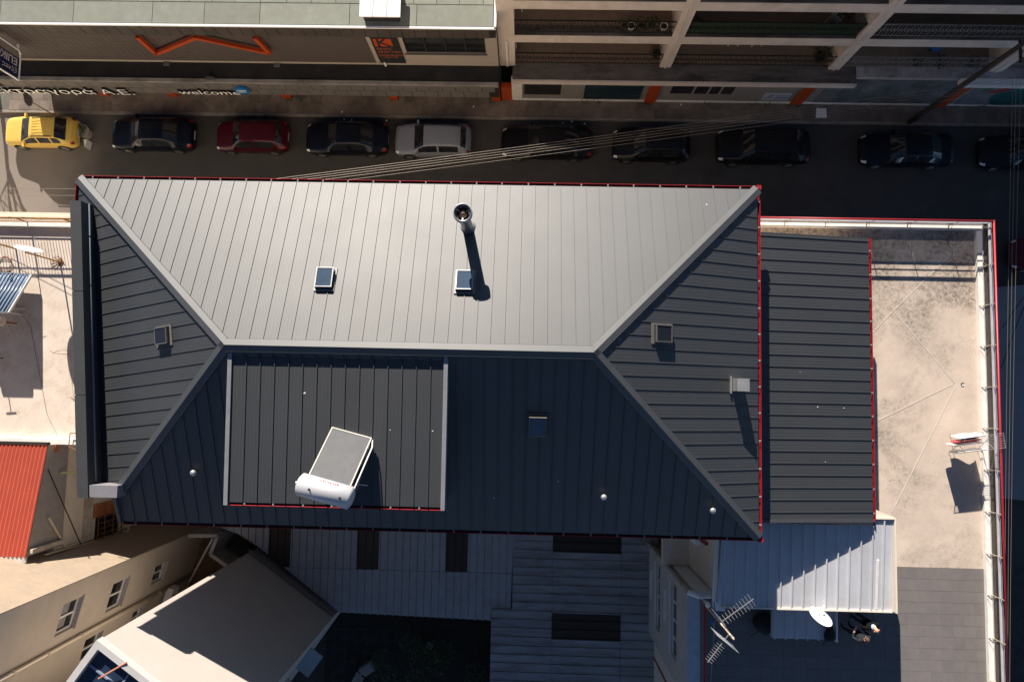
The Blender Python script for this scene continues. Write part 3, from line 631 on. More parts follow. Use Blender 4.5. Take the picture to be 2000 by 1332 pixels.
for j in range(14):
    for i in range(-nx_l, 10):
        xx = x + i*T; yy = tile_y1 - 0.01 - (j+1)*T
        if j < 2 and i < 0: continue
        if xx < pX and yy > wY - .5: continue
        if xx + T > tx1 - .12 or nt > 296: continue
        if pr_ok(xx + T/2, yy + T/2, ZT) is False: continue
        if tm is None: o = MB().box(0, T-.008, 0, T-.008, 0, 0.012).build('floor_tile', tile_m, fl2); tm = o.data
        else: o = link('floor_tile', tm, None, fl2)
        o.location = (xx, yy, ZT-0.008 + random.uniform(-.0008, .0008)); nt += 1
# pale joints in the screed
jm = mat('pale_joint_filler', (0.56, 0.50, 0.44), rough=0.9, var=0.1)
jo = MB()
for a, b in (((1912, 443), (1745, 607)), ((1745, 607), (1704, 650)), ((1745, 607), (1865, 748)), ((1862, 750), (1705, 826)), ((1866, 756), (1742, 1000))):
    jo.beam(at(*a, ZT+.004), at(*b, ZT+.004), 0.035, 0.005)
jo.build('screed_joint', jm, fl1)
dr = at(1880, 751, ZT); bx('floor_drain', soot, fl1, dr.x-.06, dr.x+.06, dr.y-.06, dr.y+.06, ZT, ZT+.006)
MB().box(dr.x-.03, dr.x+.05, dr.y-.05, dr.y+.01, ZT+.006, ZT+.02).build('drain_grate', bright_white, fl1)
# parapet upstand, glass railing with red rail
par = MB(); par.box(tx1-.22, tx1, -14, ty1, ZT-.3, ZT+.15); par.box(7.75, tx1-.22, ty1-.2, ty1, ZT-.3, ZT+.15); par.build('parapet', mat('white_parapet_paint', (0.80, 0.77, 0.72), rough=0.6, var=0.04, dirt=(0.55, 0.47, 0.38), dscale=2.5, damt=0.3), tb)
rl = MB(); gx, gy = tx1-.045, ty1-.045
rail = MB(); rail.tube((7.7, gy, ZT+.84), (gx, gy, ZT+.84), 0.035, n=10); rail.tube((gx, gy+.03, ZT+.84), (gx, -14, ZT+.84), 0.035, n=10)
ro = rail.build('red_top_rail', red_gutter, tb, smooth=True)
mr = MB(); mr.tube((7.7, gy, ZT+.70), (gx, gy, ZT+.70), 0.013, n=6); mr.tube((gx, gy, ZT+.70), (gx, -14, ZT+.70), 0.013, n=6); mr.build('thin_rail', galv, tb)
sr = MB(); sr.box(7.7, gx-.02, gy-.03, gy+.02, ZT+.58, ZT+.61); sr.box(gx-.05, gx+.03, -14, gy+.02, ZT+.58, ZT+.61); sr.box(7.7, gx-.02, gy-.015, gy+.015, ZT+.20, ZT+.225); sr.box(gx-.02, gx+.02, -14, gy+.02, ZT+.20, ZT+.225); sr.build('panel_rail', mat('lilac_grey_rail', (0.55, 0.54, 0.58), rough=0.4, metal=0.2), tb)
pos = [('y', y) for y in [5.0, 3.55, 2.05, 0.55, -0.95, -2.45, -3.95, -5.45, -6.9, -8.4, -9.9]] + [('x', 8.1 + i*1.52) for i in range(6)]
lasty = gy
for kind, v in pos:
    p = MB()
    if kind == 'y':
        p.beam((gx-.17, v, ZT+.16), (gx, v, ZT+.24), 0.02, 0.02); p.beam((gx-.03, v, ZT+.15), (gx-.03, v, ZT+.82), 0.022, 0.022); p.beam((gx-.17, v-.14, ZT+.155), (gx-.03, v, ZT+.45), 0.01, 0.01)
    else:
        p.beam((v, gy-.17, ZT+.16), (v, gy, ZT+.24), 0.02, 0.02); p.beam((v, gy-.03, ZT+.15), (v, gy-.03, ZT+.82), 0.022, 0.022); p.beam((v+.10, gy-.17, ZT+.155), (v, gy-.03, ZT+.45), 0.01, 0.01)
    p.build('rail_post', mat('weathered_post', (0.50, 0.44, 0.36), rough=0.5, metal=0.3), tb)
ys = [gy-.02] + [v for k, v in pos if k == 'y'] + [-13.9]
for a, b in zip(ys, ys[1:]): MB().box(gx-.006, gx+.006, b+.015, a-.015, ZT+.228, ZT+.578).build('glass_panel', tint_glass, tb)
xs = [7.75] + [v for k, v in pos if k == 'x'] + [gx-.03]
for a, b in zip(xs, xs[1:]): MB().box(a+.015, b-.015, gy-.006, gy+.006, ZT+.228, ZT+.578).build('glass_panel', tint_glass, tb)

# white ribbed porch roof
pq = [at(1421, 1040, 13.05), at(1741, 1014, 13.05), at(1742, 1192, 12.8), at(1408, 1190, 12.8)]
pyb, pyf = ay(1741, 1014, 13.05), ay(1742, 1192, 12.8)
z_porch = lambda x, y: 12.8 + (y - pyf) * 0.25 / (pyb - pyf)
px0, px1 = at(1410, 1120, 12.9).x, at(1742, 1100, 12.9).x
rib_sheet_roof('porch_roof', [(px0, pyf), (px1, pyf), (px1, pyb), (lx1+.15, pyb), (lx1+.15, -4.3), (px0, -4.3)], z_porch, (0, 1), 0.385*2, 2, porch_sheet, tb, rib_h=0.055, rib_w=0.05, u_off=px0+0.02)
ed = MB(); ed.box(px0-.02, px1+.05, pyf-.06, pyf-.005, 12.62, 12.86); ed.box(px1+.005, px1+.06, pyf-.005, pyb+.05, 12.62, 13.1); ed.box(lx1+.13, px1+.005, pyb+.005, pyb+.06, 12.7, 13.12); ed.build('porch_fascia', cream_paint, tb)
cf = at(1700, 1003, 13.05); MB().prism([(lx1+.05, pyb+.07), (px1+.06, pyb+.07), (lx1+.15, pyb+.32)], 12.9, 13.06).build('corner_flashing', cream_paint, tb)
for xx in (px0+.1, px1-.05): bx('porch_post', white_paint, tb, xx-.05, xx+.05, pyf+.05, pyf+.15, ZT, 12.66)
bt0 = at(1716, 1094, 13.0); bt1 = at(1713, 1190, 12.88)
MB().beam((bt0.x, bt0.y, z_porch(0,bt0.y)+.02), (bt1.x, bt1.y, z_porch(0,bt1.y)+.02), 0.07, 0.03).build('batten', white_paint, tb)
# drainpipe along the left edge of the porch roof
g0, g1 = at(1418, 1045, 13.1), at(1409, 1176, 12.9)
MB().beam((g0.x,-4.6,12.98), (g1.x-.05, g1.y, 12.82), 0.17, 0.13).build('porch_gutter', mat('blue_grey_gutter', (0.42, 0.45, 0.50), rough=0.45), tb)
MB().beam((g0.x-.22,-4.6,12.9), (g1.x-.22, g1.y, 12.74), 0.10, 0.10).build('porch_gutter', white_paint, tb)
bx('rainwater_head', white_paint, tb, g1.x-.16, g1.x+.16, g1.y-.32, g1.y-.02, 12.3, 12.8)

# rear wing: window wall looking left, narrow terrace edge with red rail, recessed balcony
wx = at(1345, 1165, 11.9).x
wy1 = at(1272, 1068, 4.6).y; wy0 = at(1272, 1232, 4.6).y - 0.1
rw_ = MB().box(wx+.25, 8.0, -14.0, wy1-.3, 0, ZT-.3); rw_.build('rear_wing', cream_paint, tb)
L_ = wy1 + 14.0
ops = [(0.35, 3.15, 5.9, 6.75), (0.35, 3.15, 9.0, 9.95)]
facade = mat('grey_white_facade', (0.50, 0.47, 0.45), rough=0.8, var=0.06, dirt=(0.3, 0.26, 0.23), dscale=1.2, damt=0.35)
wall_open('window_wall', facade, tb, (wx, wy1, 0), (0, -1), (-1, 0), wy1 - wy0 + 0.1, 3.0, 11.75, ops, th=0.25)
wall_open('lower_wing_wall', white_paint, tb, (wx+.26, wy0, 0), (0, -1), (-1, 0), 4.0, 3.0, 11.2, [(0.4, 1.1, 4, 10.5), (1.6, 2.4, 4, 10.5)], th=0.2)
bx('red_post', red_gutter, tb, wx+.24, wx+.34, wy0-1.3, wy0-1.15, 3, 11)
bx('red_post', red_gutter, tb, wx+.24, wx+.34, wy0-2.75, wy0-2.6, 3, 11)
for (s0, s1, za, zb) in ops:
    w_ = MB()
    yA, yB = wy1 - s0, wy1 - s1
    win = MB().box(wx+.10, wx+.13, yB, yA, za, zb).build('window', pane_dark, tb)
    f = MB()
    for k in range(5): yy = yA + (yB-yA)*k/4; f.box(wx+.06, wx+.15, yy-.04, yy+.04, za, zb)
    f.box(wx+.058, wx+.148, yB, yA, zb-.07, zb-.002); f.box(wx+.058, wx+.148, yB, yA, za+.002, za+.07); f.build('frame', upvc, win)
    MB().box(wx-.06, wx+.08, yB-.05, yA+.05, za-.09, za-.004).build('sill', white_paint, win)
    MB().box(wx-.10, wx+.0, yA-1.9, yA-.6, za-1.0, za-.94).build('shelf', white_paint, win)
cp = MB(); cp.box(wx-.03, wx+.42, -14, wy1+.03, 11.75, 11.82); cp.build('parapet_coping', mat('blue_grey_coping', (0.42, 0.45, 0.50), rough=0.5), tb)
bx('parapet', white_paint, tb, wx+.25, wx+.40, -14, wy1, 11.3, 11.745)
MB().tube((wx+.55, wy1-.15, 12.0), (wx+.55, -14, 12.0), 0.04, n=8).build('red_side_rail', red_gutter, tb)
MB().tube((wx-.03, wy1+.06, 3.5), (wx-.03, wy1+.06, 11.9), 0.09, n=10).build('downpipe', dirty_white, tb)
MB().path([(wx-.03, wy1+.06, 11.9), (wx+.35, wy1-.05, 12.05), (wx+.75, wy1-.02, 12.0)], 0.10, n=10).build('rainwater_pipe', white_paint, tb)
# recessed balcony under the eave
rx0, rx1 = ax(1318, 1160, 8.6), ax(1408, 1120, 9.5)
bx('recess_floor', cream_paint, tb, wx-.2, 8.2, wy1+.12, -4.05, 8.0, 8.4)
bx('recess_parapet', white_paint, tb, wx+.2, px0-.1, wy1-.05, wy1+.10, 8.0, 11.9)
bx('recess_wall', cream_paint, tb, px0-.05, px0+.15, wy1-.05, -4.2, 8.0, 12.6)
bx('recess_post', white_paint, tb, wx-.45, wx-.33, -4.75, -4.6, 3, 14.7)
bx('recess_post', red_gutter, tb, wx-.15, wx-.05, -4.75, -4.66, 3, 14.7)

# lower corrugated sheet canopy beside the table area
c0, c1 = at(1511, 1196, 12.2), at(1634, 1252, 12.2)
zc = lambda x, y: 12.05 + (y - c1.y)*0.06
can = thing('sheet_metal_canopy', 'low white ribbed sheet canopy jutting out under the porch roof', 'canopy', ((c0.x+c1.x)/2, c1.y, ZT))
rib_sheet_roof('canopy_roof', [(c0.x, c1.y), (c1.x, c1.y), (c1.x, pyf+.35), (c0.x, pyf+.35)], zc, (0,1), 0.77, 2, porch_sheet, can, rib_h=0.05, rib_w=0.05, u_off=c0.x+.02, end_jag=0.03)
bx('edge_trim', white_paint, can, c1.x+.002, c1.x+.07, c1.y-.05, pyf+.3, 11.98, 12.16)
for xx in (c0.x+.06, c1.x-.06): bx('leg', steel_dull, can, xx-.03, xx+.03, c1.y+.05, c1.y+.11, ZT, 12.0)

# satellite dish at the porch edge
def dish(name, label, foot, centre, face, rad, arm_to=None, flat=0.16, pole=True, m=bright_white, grp=None, squash=1.0):
    foot, centre, face = Vector(foot), Vector(centre), Vector(face).normalized()
    t = thing(name, label, 'satellite dish', foot, group=grp)
    prof = [(0.001, 0)] + [(rad*k/6, rad*flat*(k/6)**2) for k in range(1, 7)] + [(rad*1.015, rad*flat*1.02), (rad*0.99, rad*flat-.012)] + [(rad*k/6, rad*flat*(k/6)**2 - .012) for k in range(5, 0, -1)]
    d = MB(); c = centre
    d.lathe(c, prof, n=36, axis=face); d.build('reflector', m, t, smooth=True)
    fpt = c + face*rad*1.05 - Vector((0,0,rad*.55)); low = c - Vector((0,0,1)).cross(face).cross(face).normalized()*0
    b0 = c - face*.02
    edge = c + face*rad*flat + (Vector((0,0,-1)) - face*face.dot(Vector((0,0,-1)))).normalized()*rad
    MB().tube(edge, fpt, 0.015, n=6).build('feed_arm', m, t)
    MB().lathe(fpt, [(0.03, -.05), (0.04, 0.02), (0.03, 0.05)], n=10, axis=(c-fpt)).build('feed_horn', m, t, smooth=True)
    k = MB(); k.tube(foot, Vector((foot.x, foot.y, c.z)), 0.022, n=8); k.tube(Vector((foot.x, foot.y, c.z-.05)), c - face*.015, 0.03, n=8); k.build('mast', steel_dull if m is bright_white else m, t)
    return t
dc = at(1601, 1206, 13.15)
dish('satellite_dish', 'white satellite dish standing at the front edge of the porch roof', (dc.x+.02, dc.y+.10, 12.6), dc, Vector((0.35, 0.82, 0.45)), 0.40)
# small white lnb arm holder
# ---------------------------------------------------------------- bags
def sack(name, label, c, rx, ry, h, seed):
    rnd = random.Random(seed); mb = MB(); n = 16; prof = []
    vs = []; fs = []; K = 7
    for k in range(K+1):
        t = k/K; r = math.sin(math.pi*(0.12 + 0.80*t))**0.6
        for i in range(n):
            a = 2*math.pi*i/n; j = 1 + 0.13*math.sin(3*a+seed) + rnd.uniform(-.07, .07)
            vs.append((c[0]+math.cos(a)*rx*r*j, c[1]+math.sin(a)*ry*r*j, c[2] + h*t))
    for k in range(K):
        for i in range(n): fs.append((k*n+i, k*n+(i+1)%n, (k+1)*n+(i+1)%n, (k+1)*n+i))
    fs.append(tuple(range(n))[::-1]); fs.append(tuple(K*n+i for i in range(n)))
    mb.add(vs, fs)
    t = thing(name, label, 'bag', (c[0], c[1], c[2]))
    mb.build('body', black_fabric, t, smooth=True)
    MB().path([(c[0]-rx*.6, c[1]-ry*.7, c[2]+h*.7), (c[0]-rx*1.15, c[1]-ry*1.1, c[2]+h*.45), (c[0]-rx*1.1, c[1]-ry*1.4, c[2]+.02)], 0.012, n=6).build('strap', black_fabric, t)
    return t
b_ = at(1619, 1236, 12.1); sack('backpack', 'black backpack lying on the edge of the white ribbed canopy', (b_.x, b_.y, zc(b_.x, b_.y)+.01), 0.19, 0.30, 0.20, 3)
b_ = at(1492, 1217, 11.7); sack('rubbish_bag', 'dark bulky bag on the shaded tiles left of the white canopy', (b_.x, b_.y, ZT+.005), 0.33, 0.40, 0.42, 5)

# ---------------------------------------------------------------- TV aerial mast
am = at(1400, 1183, 12.2); tp = None
base = Vector((ax(1433, 1247, 15.2), ay(1433, 1247, 15.2), 11.45))
ant = thing('aerial_mast', 'cream mast with two television aerials standing at the corner of the terrace wing', 'aerial', base)
ztop = 15.2
MB().tube(base, (base.x, base.y, ztop), 0.028, n=10).build('mast', mat('cream_mast', (0.62, 0.5, 0.35), rough=0.5), ant)
MB().tube((base.x, base.y, ztop-.25), (base.x, base.y, ztop-.08), 0.04, n=10).build('clamp', galv, ant)
def yagi(p0, p1, n, el0, el1, zrot):
    p0, p1 = Vector(p0), Vector(p1); d = (p1-p0).normalized(); s = Vector((-d.y, d.x, 0)).normalized(); mb = MB(); mb.beam(p0, p1, 0.02, 0.02)
    for i in range(n):
        t = (i+.3)/n; c = p0.lerp(p1, t); l = el0 + (el1-el0)*t; mb.tube(c - s*l, c + s*l, 0.009, n=5)
    return mb
y0 = at(1409, 1214, 14.45); y1 = at(1472, 1169, 14.45)
yagi(y0, y1, 11, 0.16, 0.23, 0).build('long_aerial', galv, ant)
rf = MB(); s = (y1-y0); s.z = 0; s.normalize(); sp = Vector((-s.y, s.x, 0))
for i in range(7):
    for sg in (-1, 1): rf.tube(y0 + Vector((0,0,sg*.05)) + sp*(-.38) + Vector((0,0,sg*.05*i)) - s*.02*i*0 , y0 + Vector((0,0,sg*.05)) + sp*.38 + Vector((0,0,sg*.05*i)), 0.007, n=4)
rf.build('reflector_grid', galv, ant)
g0 = Vector((base.x, base.y, 14.75)); g1 = at(1382, 1293, 14.75)
yagi(g0 + (g1-g0)*.32, g1, 9, 0.15, 0.13, 0).build('short_aerial', galv, ant)
gr = MB(); d = (g1-g0).normalized(); sp = Vector((-d.y, d.x, 0)).normalized()
c = g0 + d*.25
for i in range(9):
    zz = -.36 + i*.09; gr.tube(c + sp*-.42 + Vector((0,0,zz)), c + sp*.42 + Vector((0,0,zz)), 0.008, n=4)
gr.beam(g0, c, .02, .02); gr.build('mesh_reflector', galv, ant)
bal = MB().lathe((ax(1385,1183,12.6), ay(1385,1183,12.6), 11.75), [(0.04, 0), (0.05, .55), (0.085, .60), (0.10, .68), (0.085, .76), (0.03, .80)], n=16).build('vent_pipe', bright_white, ant, smooth=True)
MB().obox((ax(1400,1213,12.9), ay(1400,1213,12.9), 12.9), (.05,0,0), (0,.035,0), (0,0,.06)).build('amplifier', orange_m, ant)
bl = mat('blue_plastic', (0.02, 0.14, 0.45), rough=0.5)
MB().lathe((ax(1393,1214,12.6), ay(1393,1214,12.6), 12.55), [(0.02, 0), (0.07, .04), (0.075, .1), (0.03, .15)], n=12).build('blue_ball', bl, ant, smooth=True)
MB().path([at(1395,1170,12.6), at(1397,1190,12.7), at(1404,1206,12.9)], 0.03, n=6).build('blue_cable', bl, ant)
MB().path([at(1395, 1215, 12.5), at(1394, 1245, 12.0), at(1390, 1300, 11.7), at(1388, 1332, 11.5)], 0.012, n=6).build('hanging_cable', steel_dull, ant)

# ---------------------------------------------------------------- laundry rack
lr0 = at(1915, 880, ZT)
rk = thing('clothes_drying_rack', 'folding wire clothes rack with white and red washing by the right parapet', 'drying rack', (lr0.x, lr0.y, ZT))
zz = ZT + 0.92
P = [at(1866, 858, zz), at(1960, 846, zz), at(1964, 874, zz), at(1862, 886, zz)]
fr = MB()
for a, b in zip(P, P[1:] + P[:1]): fr.tube(a, b, 0.009, n=6)
for k in range(1, 9): fr.tube(P[0].lerp(P[1], .22), P[3].lerp(P[2], .22), .001, n=4) if False else None
for t in (.2, .8): fr.tube(P[0].lerp(P[1], t), P[3].lerp(P[2], t), 0.007, n=6)
for k in range(1, 6): fr.tube(P[0].lerp(P[3], k/6), P[1].lerp(P[2], k/6), 0.004, n=4)
fr.build('wire_frame', galv, rk)
for t, s in ((.22, 1), (.78, 1)):
    a, b = P[0].lerp(P[1], t), P[3].lerp(P[2], t)
    MB().tube(a, (b.x, b.y - .10, ZT+.01), 0.01, n=6).tube(b, (a.x, a.y + .10, ZT+.01), 0.01, n=6).build('leg', galv, rk)
def cloth(name, a, b, drop, m, spread, seed):
    rnd = random.Random(seed); n = 14; vs = []; fs = []
    a, b = Vector(a), Vector(b); d = (b-a).normalized(); nrm = Vector((-d.y, d.x, 0))
    rows = 6
    for side in (1, -1):
        for r in range(rows):
            for i in range(n+1):
                t = i/n; wv = 0.02*math.sin(9*t+seed+r*.6) * (r/rows); p = a.lerp(b, t) + nrm*(side*(0.012 + spread*r/rows) + wv) - Vector((0,0,drop*(r/(rows-1))*(1 + 0.12*math.sin(5*t+seed))))
                vs.append(p + Vector((0,0,0.012)))
    st = n+1
    for sd in range(2):
        for r in range(rows-1):
            for i in range(n): q = sd*rows*st + r*st + i; fs.append((q, q+1, q+st+1, q+st))
    for i in range(n): fs.append((i, i+1, rows*st+i+1, rows*st+i))
    return MB().add(vs, fs).build(name, m, rk, smooth=True)
cloth('white_towel', P[0].lerp(P[3], .03).lerp(P[1], .1), P[0].lerp(P[1], .62), 0.52, cloth_white, 0.10, 1)
cloth('red_shirt', P[0].lerp(P[3], .25).lerp(P[1].lerp(P[2], .25), .04), P[0].lerp(P[3], .25).lerp(P[1].lerp(P[2], .25), .55), 0.45, cloth_red, 0.03, 4)
cloth('white_shirt', P[0].lerp(P[3], .45), P[0].lerp(P[3], .45).lerp(P[1].lerp(P[2], .45), .58), 0.50, cloth_white, 0.05, 7)
cloth('white_sheet', P[3].lerp(P[0], .02).lerp(P[2], .1), P[3].lerp(P[2], .62), 0.62, cloth_white, 0.015, 9)
# ================================================================ LEFT NEIGHBOUR WITH PALE ROOF TERRACE
ZL = 10.45
lb_ = thing('pale_terrace_building', 'neighbouring building on the left with a pale sunlit roof terrace', 'building', (-19, 2, 0))
MB().prism([(-45, 6.75), (-14.2, 6.75), (-14.2, -2.35), (-18.1, -2.35), (-18.1, -6.6), (-45, -6.6)], 0, ZL-.05).build('wall', mat('pale_beige_render', (.72,.63,.50), rough=.9, var=.06, scale=2, dirt=(.48,.40,.30), dscale=.8, damt=.35), lb_)
bx('terrace_floor', pale_screed, lb_, -44.9, -14.1, -2.3, 6.6, ZL-.048, ZL)
fx, fy = -45, ay(60, 440, 10.7)
bx('street_parapet', white_paint, lb_, -45, -14.22, fy-.02, fy+.2, ZL-.3, ZL+.16)
# rust-coloured railing
rl = MB(); rl.tube((-30, fy+.14, ZL+.88), (-14.25, fy+.14, ZL+.88), .03, n=8); rl.tube((-30, fy+.14, ZL+.76), (-14.25, fy+.14, ZL+.76), .015, n=6); rl.tube((-30, fy+.14, ZL+.26), (-14.25, fy+.14, ZL+.26), .02, n=6)
ochre = mat('ochre_painted_iron', (0.42, 0.22, 0.06), rough=0.7, var=0.3, scale=8)
rl.build('railing_rails', ochre, lb_)
for i in range(95):
    if i == 0: o = MB().box(-.008, .008, -.008, .008, 0, .62).build('railing_bar', ochre, lb_); bm_ = o.data
    else: o = link('railing_bar', bm_, None, lb_)
    o.location = Vector((-25.5 + i*.12, fy+.14, ZL+.26)) - Vector(lb_.location)
for i in range(7): bx('railing_post', ochre, lb_, -25.6+i*1.88, -25.56+i*1.88, fy+.12, fy+.16, ZL+.15, ZL+.88)
# rear parapet of the terrace and the return wall below it
bx('rear_parapet', white_paint, lb_, -45, -14.2, -2.42, -2.22, ZL-.2, ZL+.28)
# wall looking right, with slab band, window grille, pipes
xw = -18.1
bx('slab_band', dirty_white, lb_, xw, xw+.16, -6.4, -2.4, 8.35, 8.75)
gw = MB(); gy0, gy1 = ay(190, 1050, 7.4), ay(190, 985, 7.4)
bx('rear_window', pane_dark, lb_, xw+.002, xw+.03, gy0, gy1, 6.3, 7.9)
for k in range(7):
    yy = gy0 + (gy1-gy0)*k/6; gw.box(xw+.16, xw+.18, yy-.012, yy+.012, 6.2, 8.0)
for z_ in (6.25, 6.9, 7.5, 7.95): gw.box(xw+.155, xw+.185, gy0-.05, gy1+.05, z_-.015, z_+.015)
gw.build('window_grille', rusty, lb_)
bx('shutter', brick_orange, lb_, xw+.03, xw+.06, gy1-.45, gy1+.1, 6.3, 8.1)
MB().path([onplane(95, 1010, (1,0,0), (xw+.08,0,0)), onplane(128, 1068, (1,0,0), (xw+.08,0,0)), onplane(150, 1062, (1,0,0), (xw+.08,0,0))], 0.045, n=8).build('waste_pipe', pvc_beige, lb_)
MB().tube(onplane(88, 1083, (1,0,0), (xw+.10,0,0)), onplane(215, 1049, (1,0,0), (xw+.10,0,0)), 0.035, n=8).build('waste_pipe', pvc_beige, lb_)
MB().tube(onplane(93, 915, (1,0,0), (xw+.25,0,0)), onplane(158, 1063, (1,0,0), (xw+.25,0,0)), 0.022, n=6).build('black_cable', wire_black, lb_)
MB().beam(onplane(117, 923, (1,0,0), (xw+.06,0,0)), onplane(150, 922, (1,0,0), (xw+.3,0,0)), .07, .07).build('ledge_pipe', mat('yellow_green_paint', (.5,.52,.25), rough=.7), lb_)
# brick chimney stub with opening and pale cap
c0 = at(92, 876, ZL+.3)
st_ = MB(); st_.box(c0.x-.7, c0.x+.35, c0.y-.12, c0.y+.16, ZL+.1, ZL+.34); st_.build('brick_ledge', brick_orange, lb_)
bx('brick_opening', soot, lb_, c0.x-.25, c0.x+.25, c0.y-.14, c0.y+.05, ZL+.345, ZL+.35)
bx('brick_cap', white_paint, lb_, c0.x-.1, c0.x+.02, c0.y-.3, c0.y+.12, ZL+.35, ZL+.40)
fr0 = at(140, 870, ZL+.4); MB().path([at(134,872,ZL+.4), at(137,846,ZL+.4), at(152,846,ZL+.4), at(152,880,ZL+.4), at(134,872,ZL+.4)], .018, n=6).build('rusty_frame', rusty, lb_)

# red corrugated lean-to
rr = thing('red_corrugated_shelter', 'red corrugated lean-to roof on the lower left building', 'shelter', (-20.5, -4.3, ZL))
ry1, ry0 = ay(50, 868, 11.2), ay(50, 1088, 11.95)
z_red = lambda x, y: 11.2 + (ry1 - y) * 0.75 / (ry1 - ry0)
rxe = -18.06
cor = MB(); nx = 120; wv = 0.155; vs = []; fs = []
x = rxe; i = 0
while x > rxe - 5.2:
    h = 0.028*math.sin(i*math.pi/2)
    for y in (ry1, ry0): vs.append((x, y, z_red(x, y) + h))
    i += 1; x -= wv/4
for k in range(i-1): fs.append((2*k, 2*k+2, 2*k+3, 2*k+1))
# split into sheets of about 0.75 m
per = 20
for s in range(0, i-1, per):
    e = min(s+per, i-1); vv = vs[2*s:2*e+2]; k = len(vv)//2
    MB().add(vv + [(p[0], p[1], p[2]-.01) for p in vv], [(2*j, 2*j+2, 2*j+3, 2*j+1) for j in range(k-1)] + [(2*j+1+2*k, 2*j+3+2*k, 2*j+2+2*k, 2*j+2*k) for j in range(k-1)]).build('corrugated_sheet', red_sheet, rr)
bx('ridge_gutter', soot, rr, rxe-5.2, rxe+.03, ry1+.01, ry1+.10, 11.1, 11.24)
MB().box(rxe-5.2, rxe, ry0-.22, ry0-.005, 11.86, 11.93).build('end_flashing', mat('pale_lead_flashing', (.5,.46,.44), rough=.6, var=.2, scale=5), rr)
MB().hexa([(rxe-.12, ry0, ZL-.5), (rxe-.02, ry0, ZL-.5), (rxe-.02, ry1, ZL-.5), (rxe-.12, ry1, ZL-.5)], [(rxe-.12, ry0, 11.88), (rxe-.02, ry0, 11.88), (rxe-.02, ry1, 11.13), (rxe-.12, ry1, 11.13)]).build('side_wall', mat('grey_render', (.33,.3,.27), rough=.9, var=.12), rr)
bx('corner_post', dirty_white, rr, rxe-.01, rxe+.14, ry0+.1, ry0+.25, ZL-.4, 11.8)

# solar collector with tank on the terrace
p = [at(-30, 528, ZL+.9), at(61, 536, ZL+.9), at(18, 612, ZL+.15), at(-70, 606, ZL+.15)]
pvt = thing('solar_collector', 'blue tube solar collector on the pale terrace at the left edge', 'solar panel', (at(10, 600, ZL).x, at(10, 600, ZL).y, ZL))
A_, B_, C_, D_ = at(-45, 529, ZL+.35), at(62, 537, ZL+.35), at(17, 611, ZL+1.15), at(-90, 604, ZL+1.15)
back = MB().hexa([q - Vector((0,0,.05)) for q in (A_, D_, C_, B_)], [A_, D_, C_, B_]).build('backing', pv_blue, pvt)
for k in range(15):
    t = (k+.5)/15; MB().tube(A_.lerp(B_, t)+Vector((0,0,.03)), D_.lerp(C_, t)+Vector((0,0,.03)), .027, n=8).build('glass_tube', pv_blue, pvt, smooth=True)
MB().beam(B_, C_, .05, .09).beam(A_, B_, .05, .09).beam(D_, C_, .05, .09).build('frame', galv, pvt)
for q in (B_, C_): MB().tube((q.x, q.y, ZL), q, .02, n=6).build('support_leg', galv, pvt)
hub = at(4, 627, ZL+1.0); MB().lathe((hub.x-1.2, hub.y, hub.z), [(.16,0),(.2,.03),(.2,1.2),(.16,1.23)], n=18, axis=(1,0,0)).build('tank', dirty_white, pvt, smooth=True)
MB().tube((hub.x-.2, hub.y, ZL), (hub.x-.2, hub.y, hub.z), .03, n=6).build('support_leg', rusty, pvt)
MB().path([at(28, 602, ZL+.05), at(48, 603, ZL+.05)], .02, n=6).build('pipe', upvc, pvt)

# dish and aerials of the left terrace
pole_b = at(118, 512, ZL); ptop = Vector((pole_b.x, pole_b.y, ZL+1.9))
ldc = at(65, 486, ZL+2.0)
t = thing('rooftop_dish', 'white satellite dish on an ochre pole on the pale left terrace', 'satellite dish', pole_b)
face = Vector((.25, .9, .22)).normalized(); rad = .46
prof = [(0.001, 0)] + [(rad*k/6, rad*.17*(k/6)**2) for k in range(1, 7)] + [(rad*1.01, rad*.17-.012)] + [(rad*k/6, rad*.17*(k/6)**2-.015) for k in range(5, 0, -1)]
dcn = Vector((pole_b.x-.02, pole_b.y+.09, ZL+1.75))
MB().lathe(dcn, prof, n=36, axis=face).build('reflector', bright_white, t, smooth=True)
MB().tube(pole_b, ptop, .03, n=10).build('pole', ochre, t)
MB().tube(dcn + face*.06 - Vector((0,0,rad*.9)), dcn + face*.55 - Vector((0,0,.2)), .012, n=6).build('feed_arm', galv, t)
MB().lathe(dcn + face*.55 - Vector((0,0,.2)), [(.03,-.04),(.035,.04)], n=8, axis=face).build('feed_horn', galv, t)
MB().lathe(pole_b, [(.12, 0), (.12, .03), (.04, .05)], n=12).build('foot_plate', rusty, t)
w_ = MB()
for k in range(9): a = k*.7; w_.path([pole_b + Vector((math.cos(a)*.1, math.sin(a)*.1, .03)), pole_b + Vector((math.cos(a)*.28-.1, math.sin(a)*.2, .06)), pole_b + Vector((math.cos(a+.8)*.2-.15, math.sin(a+.8)*.26, .02))], .008, n=4)
w_.build('tangled_wire', rusty, t)
pb = at(31, 486, ZL); t = thing('terrace_post', 'ochre post near the street railing of the pale terrace', 'post', pb)
MB().tube(pb, pb + Vector((0,0,1.1)), .035, n=8).build('pole', ochre, t); MB().tube(pb+Vector((0,0,1.08)), pb+Vector((0,0,1.12)), .05, n=8).build('cap', ochre, t)
wb_ = at(118, 690, ZL); t = thing('wire_stand', 'bent wire stand on the pale terrace beside the parapet', 'wire stand', wb_)
q = [at(98, 684, ZL+.75), at(104, 690, ZL+.75), at(112, 685, ZL+.75), at(125, 684, ZL+.75)]
MB().path(q, .009, n=5).build('top_wire', rusty, t)
for s in (1, 3): MB().tube(q[s], (q[s].x+.10, q[s].y, ZL), .008, n=5).build('leg', rusty, t)
